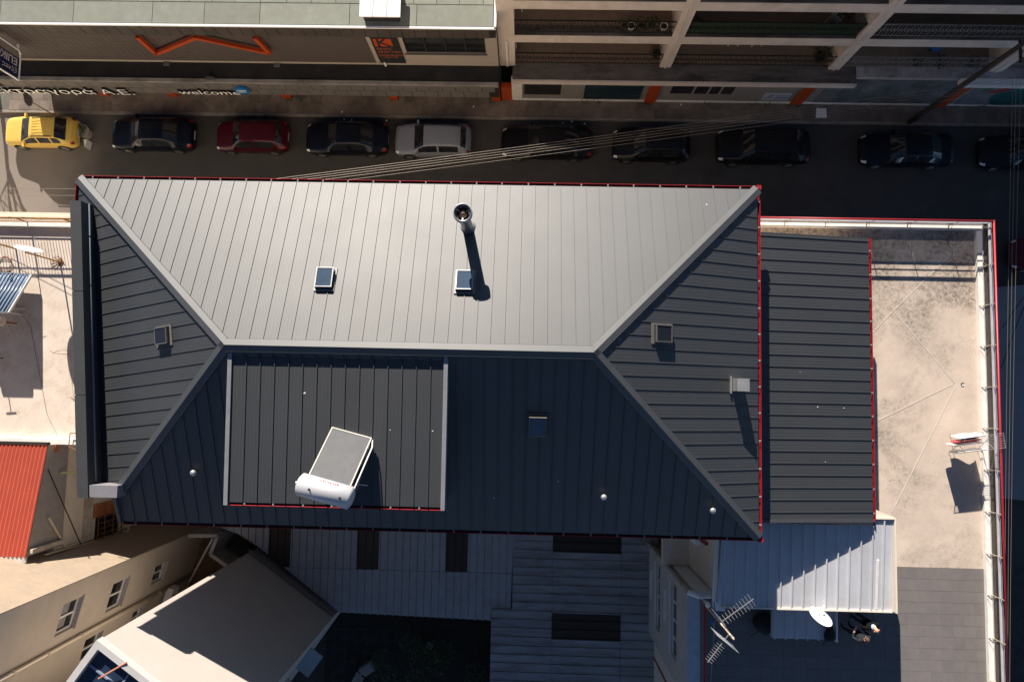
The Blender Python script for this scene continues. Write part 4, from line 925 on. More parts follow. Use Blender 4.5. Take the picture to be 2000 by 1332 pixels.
wb_ = at(5, 700, ZL); t = thing('pipe_stand', 'thin pipe stand at the left edge of the pale terrace', 'pipe stand', wb_)
MB().tube(wb_, wb_ + Vector((0,0,.9)), .02, n=6).build('pipe', rusty, t); MB().tube(wb_ + Vector((-.2,0,.9)), wb_ + Vector((.2,0.03,.9)), .02, n=6).build('crossbar', rusty, t)
coil = MB(); cb = at(10, 515, ZL)
for k in range(3): coil.path([cb + Vector((math.cos(a*.5)*(.26+.04*k), math.sin(a*.5)*(.3-.03*k), .02+.02*k)) for a in range(13)], .009, n=4)
tag(coil.build('wire_coil', rusty), 'loop of rusty wire lying on the pale terrace floor', 'wire')
fw = MB(); fw.path([at(0, 548, ZL+.01), at(60, 640, ZL+.01), at(92, 810, ZL+.01), at(112, 850, ZL+.01)], .008, n=4); fw.path([at(15, 655, ZL+.2), at(72, 613, ZL+.35)], .006, n=4)
tag(fw.build('guy_wire', wire_m), 'thin stray wire running over the pale terrace', 'wire')

# ================================================================ TALL HOUSE AT THE LOWER LEFT (window wall and tan sunlit gable)
Lc = at(367, 1043, 4.0); d1 = Vector((-.258+.022, -.966, 0)).normalized(); n1 = Vector((-d1.y, d1.x, 0)); n1 = n1 if n1.x > 0 else -n1   # wall looks right
d2 = -n1
LH = 18.0
hl = thing('cream_tall_house', 'tall cream house at the lower left with a tan sunlit gable and white windows', 'house', Lc)
inner = Lc - n1*.3 + d1*.3
MB().prism([(q.x, q.y) for q in (inner, inner + d1*16, inner + d1*16 + d2*14, inner + d2*14)], 0, LH).build('wall', beige_wall, hl)
n2 = -d1
MB().prism([(q.x, q.y) for q in (Lc, Lc + d2*14, Lc + d2*14 + d1*.28, Lc + d2*.3 + d1*.28, Lc + d2*.3 + d1*.035, Lc + d1*.035)], 0, LH).build('gable_wall', tan_wall, hl)
def wpt(px, py): p = onplane(px, py, n1, Lc); return ((p - Lc).dot(d1), p.z)
wins = []
for (A, B) in (((119.5,1182.5),(141,1229)), ((224,1135),(243,1192)), ((303,1094),(316,1141))):
    s0, za = wpt(*A); s1, zb = wpt(*B)
    wins.append((s0, s1, min(za, zb), max(za, zb)))
wins = []
for (c, hw, hh) in (((130, 1205), .58, .52), ((225, 1163), .58, .52), ((308, 1120), .42, .50), ((172, 1268), .5, .5), ((262, 1210), .4, .4)):
    s, z = wpt(*c); wins.append((s-hw, s+hw, z-hh-.12, z+hh-.12))
wall_open('window_wall', l_wall, hl, Lc + d1*.037, d1, n1, 16.0, 0, LH, [(a-.037, b-.037, c, d) for (a, b, c, d) in wins], th=.26)
for (s0, s1, za, zb) in wins:
    cw = Lc + d1*((s0+s1)/2); cw.z = (za+zb)/2; hw, hh = (s1-s0)/2, (zb-za)/2; up = Vector((0,0,1))
    wn_ = MB().obox(cw - n1*.17, d1*hw, up*hh, n1*.012).build('window', pane_dark, hl)
    f = MB()
    for s in (-1, 0, 1): f.obox(cw - n1*.15 + d1*s*(hw-.035), d1*.04, up*hh, n1*.03)
    for s in (-1, 1): f.obox(cw - n1*.15 + up*s*(hh-.035), d1*hw, up*.04, n1*.029)
    f.build('frame', upvc, wn_)
    MB().obox(cw - n1*.04 - up*(hh+.02), d1*(hw+.05), up*.025, n1*.10).build('sill', mat('lilac_marble_sill', (.36,.33,.35), rough=.5, var=.1, scale=6), wn_)
for (px, py, r) in ((60, 1290, .085), ):
    s, z = wpt(px, py); q = Lc + d1*s + n1*(r+.03)
    pp_ = MB().tube((q.x, q.y, 2), (q.x, q.y, LH), r, n=12).build('downpipe', pvc_beige, hl, smooth=True)
    for z_ in (5.5, 8.5, 11.0, 12.8, 14.4): MB().tube((q.x, q.y, z_-.05), (q.x, q.y, z_+.05), r+.018, n=12).build('pipe_collar', pvc_beige, pp_)
s, z = wpt(322, 1160); q = Lc + d1*s + n1*.28
acu = thing('air_conditioner', 'white air conditioner fixed to the cream house above the alley', 'air conditioner', (q.x, q.y, z-.3))
up = Vector((0,0,1)); qq = Vector((q.x, q.y, z))
MB().obox(qq, d1*.42, up*.29, n1*.16).build('casing', white_paint, acu); MB().lathe(qq + n1*.165 + d1*.08, [(.2,0),(.2,.01),(.05,.02)], n=18, axis=n1).build('fan_grille', plastic_black, acu)
for s_ in (-.3, .3): MB().obox(qq + d1*s_ - up*.32 - n1*.06, d1*.02, up*.02, n1*.22).build('bracket', steel_dull, acu)

# ================================================================ OFF-WHITE HOUSE (bottom left) with glass roof
Wc = at(491, 1076, 4.0); We = at(655, 1200, 4.0); dw = (We - Wc); Wl = dw.length; dw.normalize(); nw = Vector((-dw.y, dw.x, 0))
WH = CAMZ - (CAMZ - 4.0) * ((Vector((491-1025, 1076-765)).length) / (Vector((194-1025, 1250-765)).length))
hw_ = thing('off_white_house', 'off-white house at the bottom left with its sunlit wall and glass roof', 'house', (Wc+We)/2)
MB().prism([(q.x, q.y) for q in (Wc, We, We - nw*14, Wc - nw*14)], 0, WH-.3).build('wall', w_wall, hw_)
cpg = MB(); 
for a, b in ((Wc + nw*.03 - dw*.03, We + nw*.03 + dw*.03), (Wc - dw*.03 - nw*.172, Wc - nw*9 - dw*.03)):
    d = (b-a).normalized(); s = Vector((-d.y, d.x, 0)); s = s if s.dot((Wc+We)/2 - nw*4 - a) > 0 else -s
    cpg.prism([(q.x, q.y) for q in (a, b, b + s*.2, a + s*.2)], WH-.3, WH)
cpg.build('coping', mat('dull_white_coping', (.50,.48,.47), rough=.6, var=.05), hw_)
MB().prism([(q.x, q.y) for q in (Wc + dw*.2 - nw*.2, We - dw*.2 - nw*.2, We - nw*9, Wc + dw*.2 - nw*9)], WH-.3, WH-.22).build('glass_roof', pane_roof, hw_)
gb = MB()
for k in range(1, 7): a = Wc + dw*(.2 + k*1.15); gb.beam(Vector((a.x, a.y, WH-.2)) - nw*.25, Vector((a.x, a.y, WH-.2)) - nw*9, .06, .05)
for k in range(8): a = Wc - nw*(.8 + k*.9); gb.beam(Vector((a.x, a.y, WH-.19)) + dw*.2, Vector((a.x, a.y, WH-.19)) + dw*(Wl-.2), .06, .045)
gb.build('glazing_bar', mat('blue_grey_bar', (.22,.27,.35), rough=.5), hw_)
ba = Wc - nw*.9 + dw*.7; MB().tube((ba.x, ba.y, WH-.1), (ba.x+.9, ba.y+.55, WH+.02), .025, n=6).build('copper_rod', mat('copper_rod_metal', (.5,.2,.12), rough=.5), hw_)
gt = MB(); gt.beam(Vector((Wc.x, Wc.y, 4.35)) + nw*.12, Vector((We.x, We.y, 4.35)) + nw*.12, .16, .14); gt.build('wall_gutter', mat('brown_grey_gutter', (.16,.14,.12), rough=.7), hw_)
# side of the off-white house: awning and balcony towards the courtyard
MB().prism([(q.x, q.y) for q in (We - nw*1.2 + dw*.0, We - nw*1.2 + dw*.7, We - nw*2.3 + dw*.7, We - nw*2.3)], 5.4, 5.5).build('awning', mat('pale_blue_awning', (.36,.45,.52), rough=.6), hw_)
bq = [We - nw*2.6, We - nw*2.6 + dw*1.35, We - nw*6 + dw*1.35, We - nw*6]
MB().prism([(q.x, q.y) for q in bq], 6.0, 6.15).build('balcony_floor', mat('purple_grey_floor', (.16,.13,.15), rough=.8, var=.25, scale=6), hw_)
bb = MB(); bb.beam(bq[0]+Vector((0,0,3.15)) , bq[1]+Vector((0,0,3.15)), .14, .5); bb.beam(bq[1]+Vector((0,0,3.15)), bq[2]+Vector((0,0,3.15)), .14, .5)
bb.v = [(x, y, z - 4.0 + 3.3) for x, y, z in bb.v]; bb.build('balcony_wall', white_paint, hw_)

# ================================================================ SHEDS AND COURTYARD BEHIND THE MAIN BUILDING
ZS = 4.0
sA = thing('zinc_shed', 'low zinc-roofed shed in the shade with three brown roof-lights in a row', 'shed', (-5.5, -9, 0))
a0, a1, a2, a3 = at(440, 1020, ZS), at(1004, 1030, ZS), at(996, 1214, ZS), at(660, 1200, ZS)
a4 = Wc + nw*.2
zsa = lambda x, y: ZS - 0.02*(-6.5 - y)
yb = at(700, 1111, ZS).y
polyA = [(a0.x-1, a0.y), (a1.x, a1.y), (a2.x, a2.y), (We.x+.15, We.y+.1), (a4.x-.4, a4.y+.5)]
bands = [(524, 567), (697, 740), (871, 915)]
bxs = [(ax(l, 1070, ZS), ax(r, 1070, ZS)) for l, r in bands]
U_ = None
def altA(u, v):
    # V = (0,1) -> U = (1,0): u is x, v is y
    if v > yb:
        for l, r in bxs:
            if l - .15 < u < r + .15: return brown_poly
    return None
rib_sheet_roof('shed_roof', polyA, zsa, (0, 1), 1.06, 3, shed_sheet, sA, rib_h=.06, rib_w=.055, breaks=[yb], u_off=bxs[0][0], alt=altA, end_jag=.02, flank_shade=rib_shade)
MB().prism([(a0.x-.5, a0.y), (a1.x-.2, a1.y), (a2.x-.2, a2.y+.3), (We.x+.3, We.y+.5)], 0, 3.7).build('wall', concrete, sA)
sB = thing('streaked_shed', 'low shed with streaked sideways zinc sheets and two brown roof-lights', 'shed', (3, -11, 0))
b0, b1 = at(1003, 1030, ZS+.1), at(1276, 1040, ZS+.1)
xB0 = ax(958, 1260, ZS+.1); xmid = ax(1002, 1100, ZS+.1); yst = ay(990, 1190, ZS+.1)
zsb = lambda x, y: ZS + .10 + 0.012*(x-2)
polyB = [(xmid, -5.5), (6.4, -5.5), (6.4, -17), (xB0, -17), (xB0, yst), (xmid, yst)]
cut1 = ax(1078, 1150, ZS+.1); cut2 = ax(1212, 1150, ZS+.1)
l1 = (ay(1140, 1072, ZS+.1), -5.4); l2 = (ay(1140, 1250, ZS+.1), ay(1140, 1198, ZS+.1))
def altB(u, v):
    # V = (-1,0): U = (0,1)  -> u = y, v = -x
    if cut1 - .1 < -v < cut2 + .1 and (l1[0] - .12 < u < l1[1] + .3 or l2[0]-.1 < u < l2[1]+.1): return brown_poly
    return None
rib_sheet_roof('shed_roof', polyB, zsb, (-1, 0), .4, 1, shed_dirty, sB, rib_h=.055, rib_w=.045, breaks=[-cut1, -cut2], u_off=l2[0], alt=altB, flank_shade=rib_shade)
MB().prism([(xB0+.3, -17), (6.3, -17), (6.3, -5.8), (xB0+.3, -5.8)], 0, 3.6).build('wall', concrete, sB)
# passage and roof-well between the houses
lw = [at(369, 1046, 4.6), at(425, 1046, 4.6), at(411, 1082, 4.6), at(447, 1108, 4.6)]
pw = thing('roof_well', 'low walled roof well with rusty floor squeezed between the two houses', 'roof well', (lw[1].x, lw[1].y-1, 0))
cpw = MB()
for a, b in zip(lw, lw[1:]): cpw.beam(a, b, .16, .10)
cpw.build('coping', mat('grey_white_coping', (.40,.37,.35), rough=.8, var=.15), pw)
bwm = MB()
for a, b in zip(lw, lw[1:]): bwm.beam(a - Vector((0,0,1.35)), b - Vector((0,0,1.35)), .14, 2.6)
bwm.build('wall', concrete, pw)
MB().prism([(lw[0].x-3, lw[0].y+.1), (lw[1].x, lw[1].y), (lw[3].x+.2, lw[3].y), (lw[3].x, lw[3].y-3), (lw[0].x-4, lw[0].y-4)], 0, 2.2).build('floor', mat('rust_stained_floor', (.13,.08,.05), rough=.95, var=.3, dirt=(.3,.13,.03), dscale=.9, damt=.6), pw)
MB().beam(at(415, 1052, 3.9), at(370, 1135, 2.4), .09, .05).build('white_pipe', white_paint, pw)
MB().prism([(-18.0, -4.6), (-9, -4.6), (-9, -8.6), (-12, -7.4), (-18.0, -6.6)], 0, 2.6).build('passage_roof', concrete, pw)
MB().path([at(222, 1040, 6), at(250, 1038, 6), at(252, 1025, 6), at(270, 1022, 6)], .06, n=8).build('soil_pipe', pvc_beige, pw)

# courtyard: crazy paving and planting
cy0, cy1 = at(640, 1200, 0), at(960, 1332, 0)
cyd = struct(MB().box(We.x-1.5, xB0+.3, -22, -9.5, 0.0, 0.03).build('courtyard', soil))
pavb = MB().box(at(650,1260,0).x, at(775,1260,0).x, at(700,1330,0).y-3, at(700,1225,0).y, .03, .04).build('courtyard_mortar', mat('dark_mortar', (.045,.042,.036), rough=.95), cyd)
rnd = random.Random(11); x0_, x1_, y0_, y1_ = at(650,1260,0).x, at(775,1260,0).x, at(700,1330,0).y-1.5, at(700,1225,0).y
gx_, gy_ = 6, 7
for i in range(gx_):
    for j in range(gy_):
        cx, cy = x0_ + (x1_-x0_)*(i+.5+rnd.uniform(-.18,.18))/gx_, y0_ + (y1_-y0_)*(j+.5+rnd.uniform(-.18,.18))/gy_
        n = rnd.randint(5, 7); rr_ = min((x1_-x0_)/gx_, (y1_-y0_)/gy_)*.52
        ph = rnd.uniform(0, 6)
        MB().prism([(cx+math.cos(ph+2*math.pi*k/n)*rr_*rnd.uniform(.8,1.05), cy+math.sin(ph+2*math.pi*k/n)*rr_*rnd.uniform(.8,1.05)) for k in range(n)], .04, .055+rnd.uniform(0,.004)).build('paving_stone', stone_dark, cyd)
# ================================================================ TWO-STOREY SHOP BUILDING ACROSS THE STREET (left)
KX0, KX1 = -27.25, -1.62
yF = 15.0                                       # shop fascia overhangs the pavement
zof = lambda px, py, y: onplane(px, py, (0,1,0), (0,y,0)).z
kz0, kz1 = zof(700, 187.5, yF), zof(700, 166, yF)
yU = at(700, 126, kz1).y                        # recessed upper wall
yO = yU - 0.30
uz0, uz1 = zof(700, 73, yO), zof(700, 54, yO)   # upper fascia
kb = thing('shop_building', 'two-storey shop building across the street with orange trim and felt roof', 'building', (-14, 18, 0))
bx('wall', wall_tile, kb, KX0, KX1, 16.9, 40, 0, kz1-.1)
bx('canopy_roof', bitumen, kb, KX0, KX1, yF+.2, yU+.3, kz0+.25, kz1-.02)
bx('canopy_coping', concrete, kb, KX0, KX1, yF+.005, yF+.2, kz1-.15, kz1+.03)
fas = MB().box(KX0, KX1, yF+.02, yF+.19, kz0, kz1-.16).build('shop_fascia', soot, kb)
pm = None; hh = (kz1 - .03 - kz0) / 2; pw_ = .66; n = int((KX1-KX0)/pw_)
for r in range(2):
    for i in range(n):
        if pm is None: o = MB().box(0, pw_-.035, 0, .025, 0, hh-.035).build('fascia_panel', clad_mid, fas); pm = o.data
        else: o = link('fascia_panel', pm, None, fas)
        o.location = (KX0 + .1 + i*pw_ + (.3 if r else 0), yF-.01+random.uniform(-.002,.002), kz0 + .01 + r*hh)
bx('orange_band', orange_m, kb, KX0+3.2, KX1, yF+.06, yF+.3, kz0-.10, kz0-.004)
for xx in (-23.9, -20.0, -13.6, -7.6, -1.9):
    bx('orange_pillar', orange_m, kb, xx-.22, xx+.22, yF+1.05, yF+1.4, 0.1, kz0-.05)
# coping of the orange end pier
bx('orange_pier', orange_m, kb, KX1+.03, KX1+.64, 16.12, 16.4, .1, 1.75)
# upper wall: tiled part, white part with window band and sign
xt0, xt1 = ax(40, 100, 5.5), onplane(725, 100, (0,1,0), (0,yU,0)).x
uw0, uw1 = kz1 - .02, uz0 + .35
xw0, xw1 = onplane(795, 105, (0,1,0), (0,yU,0)).x, onplane(950, 108, (0,1,0), (0,yU,0)).x
wz0, wz1 = zof(870, 105, yU), uz0 + .3
wall_open('upper_wall', mat('upper_white_wall', (.33,.285,.245), rough=.85, var=.06, dirt=(.38,.3,.25), dscale=1.2, damt=.3), kb, (KX0, yU, 0), (1,0), (0,-1), KX1-KX0, uw0, uw1, [(xw0-KX0, xw1-KX0, wz0, wz1-.1)], th=.3)
bx('upper_back_wall', clad_dark, kb, KX0, KX1, yU+.32, 40, uw0, uz1-.12)
tm_ = None; tw, th_ = .30, .30; nrow = int((uw1 - .25 - uw0)/th_); cnt = 0
tp_ = MB().box(KX0+.5, xt1, yU-.022, yU-.001, uw0+.22, uw1).build('tiled_wall', wall_tile, kb)
x = -24.6
while x < xt1 - tw and cnt < 296:
    for r in range(max(4, nrow)):
        if uw0+.24+(r+1)*th_ > uw1: break
        if tm_ is None: o = MB().box(0, tw-.012, -.008, 0, 0, th_-.012).build('wall_tile', wall_tile, tp_); tm_ = o.data
        else: o = link('wall_tile', tm_, None, tp_)
        o.location = (x, yU-.022, uw0+.24+r*th_); cnt += 1
    x += tw
win = MB().box(xw0, xw1, yU+.12, yU+.15, wz0, wz1-.1).build('window', pane_dark, kb)
f = MB()
for k in range(5): xx = xw0 + (xw1-xw0)*k/4; f.box(xx-.05, xx+.05, yU+.05, yU+.16, wz0, wz1-.1)
f.box(xw0, xw1, yU+.052, yU+.158, wz0+.002, wz0+.09); f.build('frame', plastic_black, win)
bx('sill', clad_mid, win, xw0-.1, xw1+.05, yU-.06, yU+.05, wz0-.08, wz0-.004)
# upper fascia with cladding panels, felt roof
uf = MB().box(KX0-.2, KX1, yO+.02, yO+.3, uz0, uz1-.1).build('roof_fascia', soot, kb)
pm = None; pw2 = .555; n = int((KX1-KX0+.2)/pw2)
for i in range(n):
    if pm is None: o = MB().box(0, pw2-.03, 0, .02, 0, uz1-uz0-.06).build('fascia_panel', clad_dark, uf); pm = o.data
    else: o = link('fascia_panel', pm, None, uf)
    o.location = (KX0 - .15 + i*pw2, yO - .005 + random.uniform(-.003,.003), uz0)
bx('roof_edge_trim', bright_white, kb, KX0-.2, KX1+.03, yO-.03, yO+.06, uz1-.055, uz1+.02)
bx('roof_side_trim', bright_white, kb, KX1-.06, KX1+.05, yO+.065, 30, uz1-.055, uz1+.06)
ft = MB().box(KX0-.2, KX1-.07, yO+.065, 40, uz1-.3, uz1-.012).build('flat_roof', felt_under, kb)
rnd = random.Random(5)
for r in range(4):
    y0 = yO + .09 + (0 if r == 0 else 1.0 + (r-1)*1.02); y1 = yO + .09 + 1.0 + r*1.02 - .02
    x = KX0 - .15
    while x < KX1 - .3:
        L = min(rnd.uniform(1.0, 1.2) if r else rnd.uniform(1.8, 5.0), KX1 - .09 - x)
        MB().hexa([(x+.012, y0+rnd.uniform(0,.02), uz1-.012), (x+L-.012, y0+rnd.uniform(0,.02), uz1-.012), (x+L-.012, y1-.012, uz1-.012), (x+.012, y1-.012, uz1-.012)],
                  [(x+.012, y0, uz1+rnd.uniform(.002,.01)), (x+L-.012, y0, uz1+rnd.uniform(.002,.01)), (x+L-.012, y1-.012, uz1+rnd.uniform(.002,.008)), (x+.012, y1-.012, uz1+rnd.uniform(.002,.008))]).build('felt_sheet', felt_m, ft)
        x += L
# white roof-light on the felt roof
r0, r1 = at(701, 33, uz1+.55), at(782, 33, uz1+.55)
rlt = thing('white_roof_light', 'white boxy roof-light on the grey-green felt roof', 'roof light', ((r0.x+r1.x)/2, r0.y+.6, uz1))
bx('kerb', plastic_black, rlt, r0.x+.12, r1.x-.12, r0.y+.1, r0.y+1.9, uz1, uz1+.5)
for k in range(3):
    a = r0.x + (r1.x-r0.x)*k/3; b = r0.x + (r1.x-r0.x)*(k+1)/3
    bx('lid_panel', bright_white, rlt, a+.01, b-.01, r0.y, r0.y+2.0, uz1+.5, uz1+.56)
# orange zig-zag bracing in front of the tiled wall
zb_ = MB()
seq = [(268,72), (305,105), (381,73), (527,104), (497,73)]
for a, b in zip(seq, seq[1:]):
    zb_.beam(onplane(*a, (0,1,0), (0,yU-.22,0)), onplane(*b, (0,1,0), (0,yU-.22,0)), .17, .17, up=(0,1,0))
zb_.build('orange_brace', orange_m, kb)
for a in ((305,108), (525,108)):
    p = onplane(*a, (0,1,0), (0,yU-.15,0)); bx('brace_foot', clad_mid, kb, p.x-.14, p.x+.14, yU-.22, yU-.03, uw0+.05, uw0+.11)
# language school sign: black panel, orange block with a black K, orange lines of text
def kp(px, py, y=None): return onplane(px, py, (0,1,0), (0,(y if y else yU-.03),0))
s0, s1 = kp(735, 88), kp(790, 122)
sgx0, sgx1 = kp(744, 105).x - .45, kp(787, 105).x + .15
sgx0 = kp(742, 120).x; sgx1 = kp(792, 120).x
bx('sign_panel', plastic_black, kb, sgx0, sgx1, yU-.05, yU-.005, zof(760,122,yU), uz0+.3)
zs1 = zof(760, 80, yU); zs0 = zof(760, 88, yU)
bx('orange_block', orange_m, kb, sgx0+.10, sgx0+.95, yU-.062, yU-.052, zs0-.05, zs1+.25)
kx = sgx0+.25; km = plastic_black; zz0, zz1 = zs0-.05, zs1+.25
MB().box(kx, kx+.12, yU-.07, yU-.064, zz0, zz1).beam((kx+.1, yU-.067, (zz0+zz1)/2-.03), (kx+.4, yU-.067, zz1), .006, .11, up=(0,0,1)).beam((kx+.15, yU-.0672, (zz0+zz1)/2), (kx+.6, yU-.0672, zz0), .006, .11, up=(0,0,1)).build('letter_mark', km, kb)
tx = mat('dull_orange_print', (.55,.12,.05), rough=.5)
for body, py, sz in (('ξένες', 96, .26), ('γλώσσες', 101.5, .26), ('πληροφορική', 107.5, .19), ('+ μουσική', 111.5, .19)):
    lt_ = text_part('sign_lettering', body, sz, tx, kb, frame4((sgx0+.10, yU-.056, zof(760, py, yU)), (1,0,0), (0,0,1)))
    split_islands(lt_, 'sign_letter')
# shop lettering on the lower fascia
def fascia_text(body, px, py, size, width_px):
    p = onplane(px, py, (0,1,0), (0,yF-.10,0))
    q = onplane(px+width_px, py, (0,1,0), (0,yF-.10,0))
    M = frame4((p.x, yF-.075, p.z), (1,0,0), (0,0,1))
    o = text_part('raised_lettering', body, size, plastic_black, kb, Matrix.Identity(4), extrude=.06, offset=.012)
    xs = [v.co.x for v in o.data.vertices]; k = (q.x-p.x) / max(.01, max(xs)-min(xs))
    o.data.transform(M @ Matrix.Diagonal((k, 1, 1, 1)))
    f = text_part('letter_face', body, size, bright_white, kb, Matrix.Identity(4))
    M2 = frame4((p.x, yF-.140, p.z), (1,0,0), (0,0,1)); f.data.transform(M2 @ Matrix.Diagonal((k, 1, 1, 1)))
    split_islands(o, 'raised_letter'); split_islands(f, 'letter_face')
fascia_text('ηλεκτραγορά Α.Ε.', -52, 180, .78, 310)
fascia_text('welcome', 353, 183, .66, 118)
lg = onplane(474, 178, (0,1,0), (0,yF-.1,0))
lgo = MB().lathe((lg.x, yF-.01, lg.z+.05), [(.32, 0), (.38, .02), (.38, .14), (.36, .15)], n=28, axis=(0,-1,0)).build('round_blue_logo', mat('blue_logo', (.01,.13,.32), rough=.35), kb)
lgm = MB()
for k, (l, z_) in enumerate(((.24, .10), (.20, -.06))): lgm.beam((lg.x-l, yF-.168, lg.z+.05+z_), (lg.x+l, yF-.168, lg.z+.07+z_), .005, .06)
lgm.build('logo_stripe', bright_white, lgo)
bx('fascia_lamp', clad_mid, kb, ax(404,157,kz1), ax(420,157,kz1), yF+.08, yF+.24, kz1+.032, kz1+.16)
MB().tube((xt1+.42, yU-.05, uw0), (xt1+.42, yU-.05, uw0+.35), .05, n=8).build('drain_spout', bright_white, kb)
# projecting school sign seen from behind
sy1 = yU - .3; sy0 = sy1 - 1.4
sp_ = thing('projecting_sign', 'blue projecting sign in a white tube frame at the far left of the shop building', 'sign', (at(35, 130, 5).x, yF, 3.5))
sx_ = onplane(36, 157, (0,1,0), (0,sy0,0)).x; sz0 = onplane(36, 157, (0,1,0), (0,sy0,0)).z
q = onplane(-60, 62, (0,1,0), (0,sy1,0)); sz1 = sz0 + 3.0
fm = MB()
fm.path([(sx_, sy1, sz1), (sx_, sy1, sz0+.15), (sx_, sy1-.12, sz0), (sx_, sy0, sz0), (sx_, sy0, sz1)], .045, n=8)
fm.tube((sx_, sy1, sz0+.2), (sx_, yU, sz0+.2), .05, n=8); fm.tube((sx_, sy1, sz1-.2), (sx_, yU, sz1-.2), .05, n=8)
fm.build('tube_frame', bright_white, sp_)
ym = sy1 - .38
MB().box(sx_-.015, sx_+.015, sy0+.05, ym, sz0+.06, sz1).build('blue_panel', mat('navy_sign_print', (.006,.012,.07), rough=.4), sp_)
MB().box(sx_-.015, sx_+.015, ym+.003, sy1-.04, sz0+.12, sz1).build('grey_panel', mat('grey_sign_print', (.25,.21,.18), rough=.5), sp_)
lm = mat('pale_sign_lettering', (.55,.53,.52), rough=.5)
split_islands(text_part('mirrored_lettering', 'ΕΠΙΚΟΙΝΩΝΙΑ', .46, lm, sp_, frame4((sx_+.02, ym-.42, sz0+.16), (0,0,1), (0,1,0)), offset=.01), 'mirrored_letter')
split_islands(text_part('mirrored_lettering', 'ξένες γλώσσες', .34, lm, sp_, frame4((sx_+.02, ym-.78, sz0+.16), (0,0,1), (0,1,0))), 'mirrored_letter')

# ================================================================ APARTMENT BLOCK WITH BALCONIES (right)
BX0, BX1 = KX1 + .02, 33.0
yB = 16.65; ybk = 18.8
ab = thing('balcony_apartment_block', 'apartment block across the street with deep balconies and stained concrete ledge', 'building', (14, 18, 0))
bx('back_wall', block_paint, ab, BX0, BX1, ybk, 40, 0, 15.2)
zs = [3.45, 6.35, 9.18, 12.0]
sy = at(1300, 164, 3.4).y
lo1 = ax(1500, 164, 3.45)
ledge_end = at(1673, 170, 3.45).x
bx('ledge_slab', stained_slab, ab, BX0+.65, ledge_end, sy+.1, yB+.02, 3.2, 3.44)
bx('ledge_edge', block_paint, ab, BX0+.65, ledge_end, sy, sy+.098, 3.14, 3.47)
bx('ledge_slab', mat('pale_stained_slab', (.42,.38,.37), rough=.9, var=.15, dirt=(.13,.11,.11), dscale=.6, damt=.8), ab, ledge_end+.004, BX1, sy+.45, yB+.02, 3.2, 3.445)
bx('ledge_edge', white_paint, ab, at(1878,172,3.45).x, BX1, sy+.1, sy+.448, 3.14, 3.47)
cols = [(onplane(1300, 128, (0,1,0), (0,yB-.1,0)).x, .56), (onplane(1640, 130, (0,1,0), (0,yB-.1,0)).x - .2, .56), (onplane(1945, 135, (0,1,0), (0,yB-.1,0)).x+.1, .6)]
bx('end_pier', block_paint, ab, BX0, BX0+.78, yB-.14, ybk-.01, 3.4, 12.6)
MB().box(BX0+.34, BX0+.44, yB-.24, yB-.15, 3.5, 6.0).build('cable_duct', white_paint, ab)
for cx, wd in cols:
    c = bx('column', block_paint, ab, cx-wd/2, cx+wd/2, yB-.16, ybk-.01, 3.446, 12.6)
    MB().box(cx-.05, cx+.04, yB-.215, yB-.165, 3.46, 12.6).build('column_pipe', block_paint, c)
edges = [BX0+.78] + [v for cx, wd in cols for v in (cx-wd/2, cx+wd/2)] + [BX1]
bays = [(edges[i], edges[i+1]) for i in range(0, len(edges), 2)]
for (a, b) in bays:
    for k, z in enumerate(zs):
        if k > 0:
            bx('balcony_beam', block_paint, ab, a+.002, b-.002, yB-.12, yB+.10, z-.64, z+.0)
            bx('balcony_kerb', stained_slab, ab, a+.002, b-.002, yB-.115, yB+.18, z+.003, z+.06)
        bx('balcony_floor', brown_floor, ab, a+.002, b-.002, yB+.103, ybk, z-.18, z-.01)
def ornate_rail(a, b, z, m, solid=False):
    n = max(2, int((b-a)/.30)); mb = MB(); y = yB - .02
    mb.box(a, b, y-.025, y+.025, z+1.04, z+1.08); mb.box(a, b, y-.012, y+.012, z+.10, z+.13)
    for i in range(n+1): xx = a + (b-a)*i/n; mb.box(xx-.013, xx+.013, y-.013, y+.013, z+.04, z+1.04)
    for i in range(n):
        cx = a + (b-a)*(i+.5)/n; cz = z+.58; r = .095
        pts = [(cx+math.cos(t*math.pi/4)*r, y, cz+math.sin(t*math.pi/4)*r) for t in range(9)]
        for p, q in zip(pts, pts[1:]): mb.beam(p, q, .03, .03, up=(0,1,0))
        mb.box(cx-.006, cx+.006, y-.006, y+.006, z+.13, cz-r); mb.box(cx-.006, cx+.006, y-.006, y+.006, cz+r, z+1.04); mb.beam((cx-.15, y, cz), (cx-r, y, cz), .012, .012); mb.beam((cx+.15, y, cz), (cx+r, y, cz), .012, .012)
    r_ = mb.build('balcony_railing', m, ab)
    if solid: MB().box(a+.02, b-.02, y+.03, y+.045, z+.1, z+1.02).build('canvas_screen', solid, r_)
scr_d = mat('dark_canvas', (.012,.016,.018), rough=.9); scr_g = mat('green_mesh', (.02,.045,.022), rough=.9)
for i, (a, b) in enumerate(bays):
    for k in (0, 1):
        z = zs[k] + (.0 if k == 0 else .06)
        ornate_rail(a+.01, b-.01, z, black_iron if i < 2 else steel_dull, solid=(scr_d if (k == 1 and i == 2) else (scr_g if (k == 1 and i == 1) else False)))
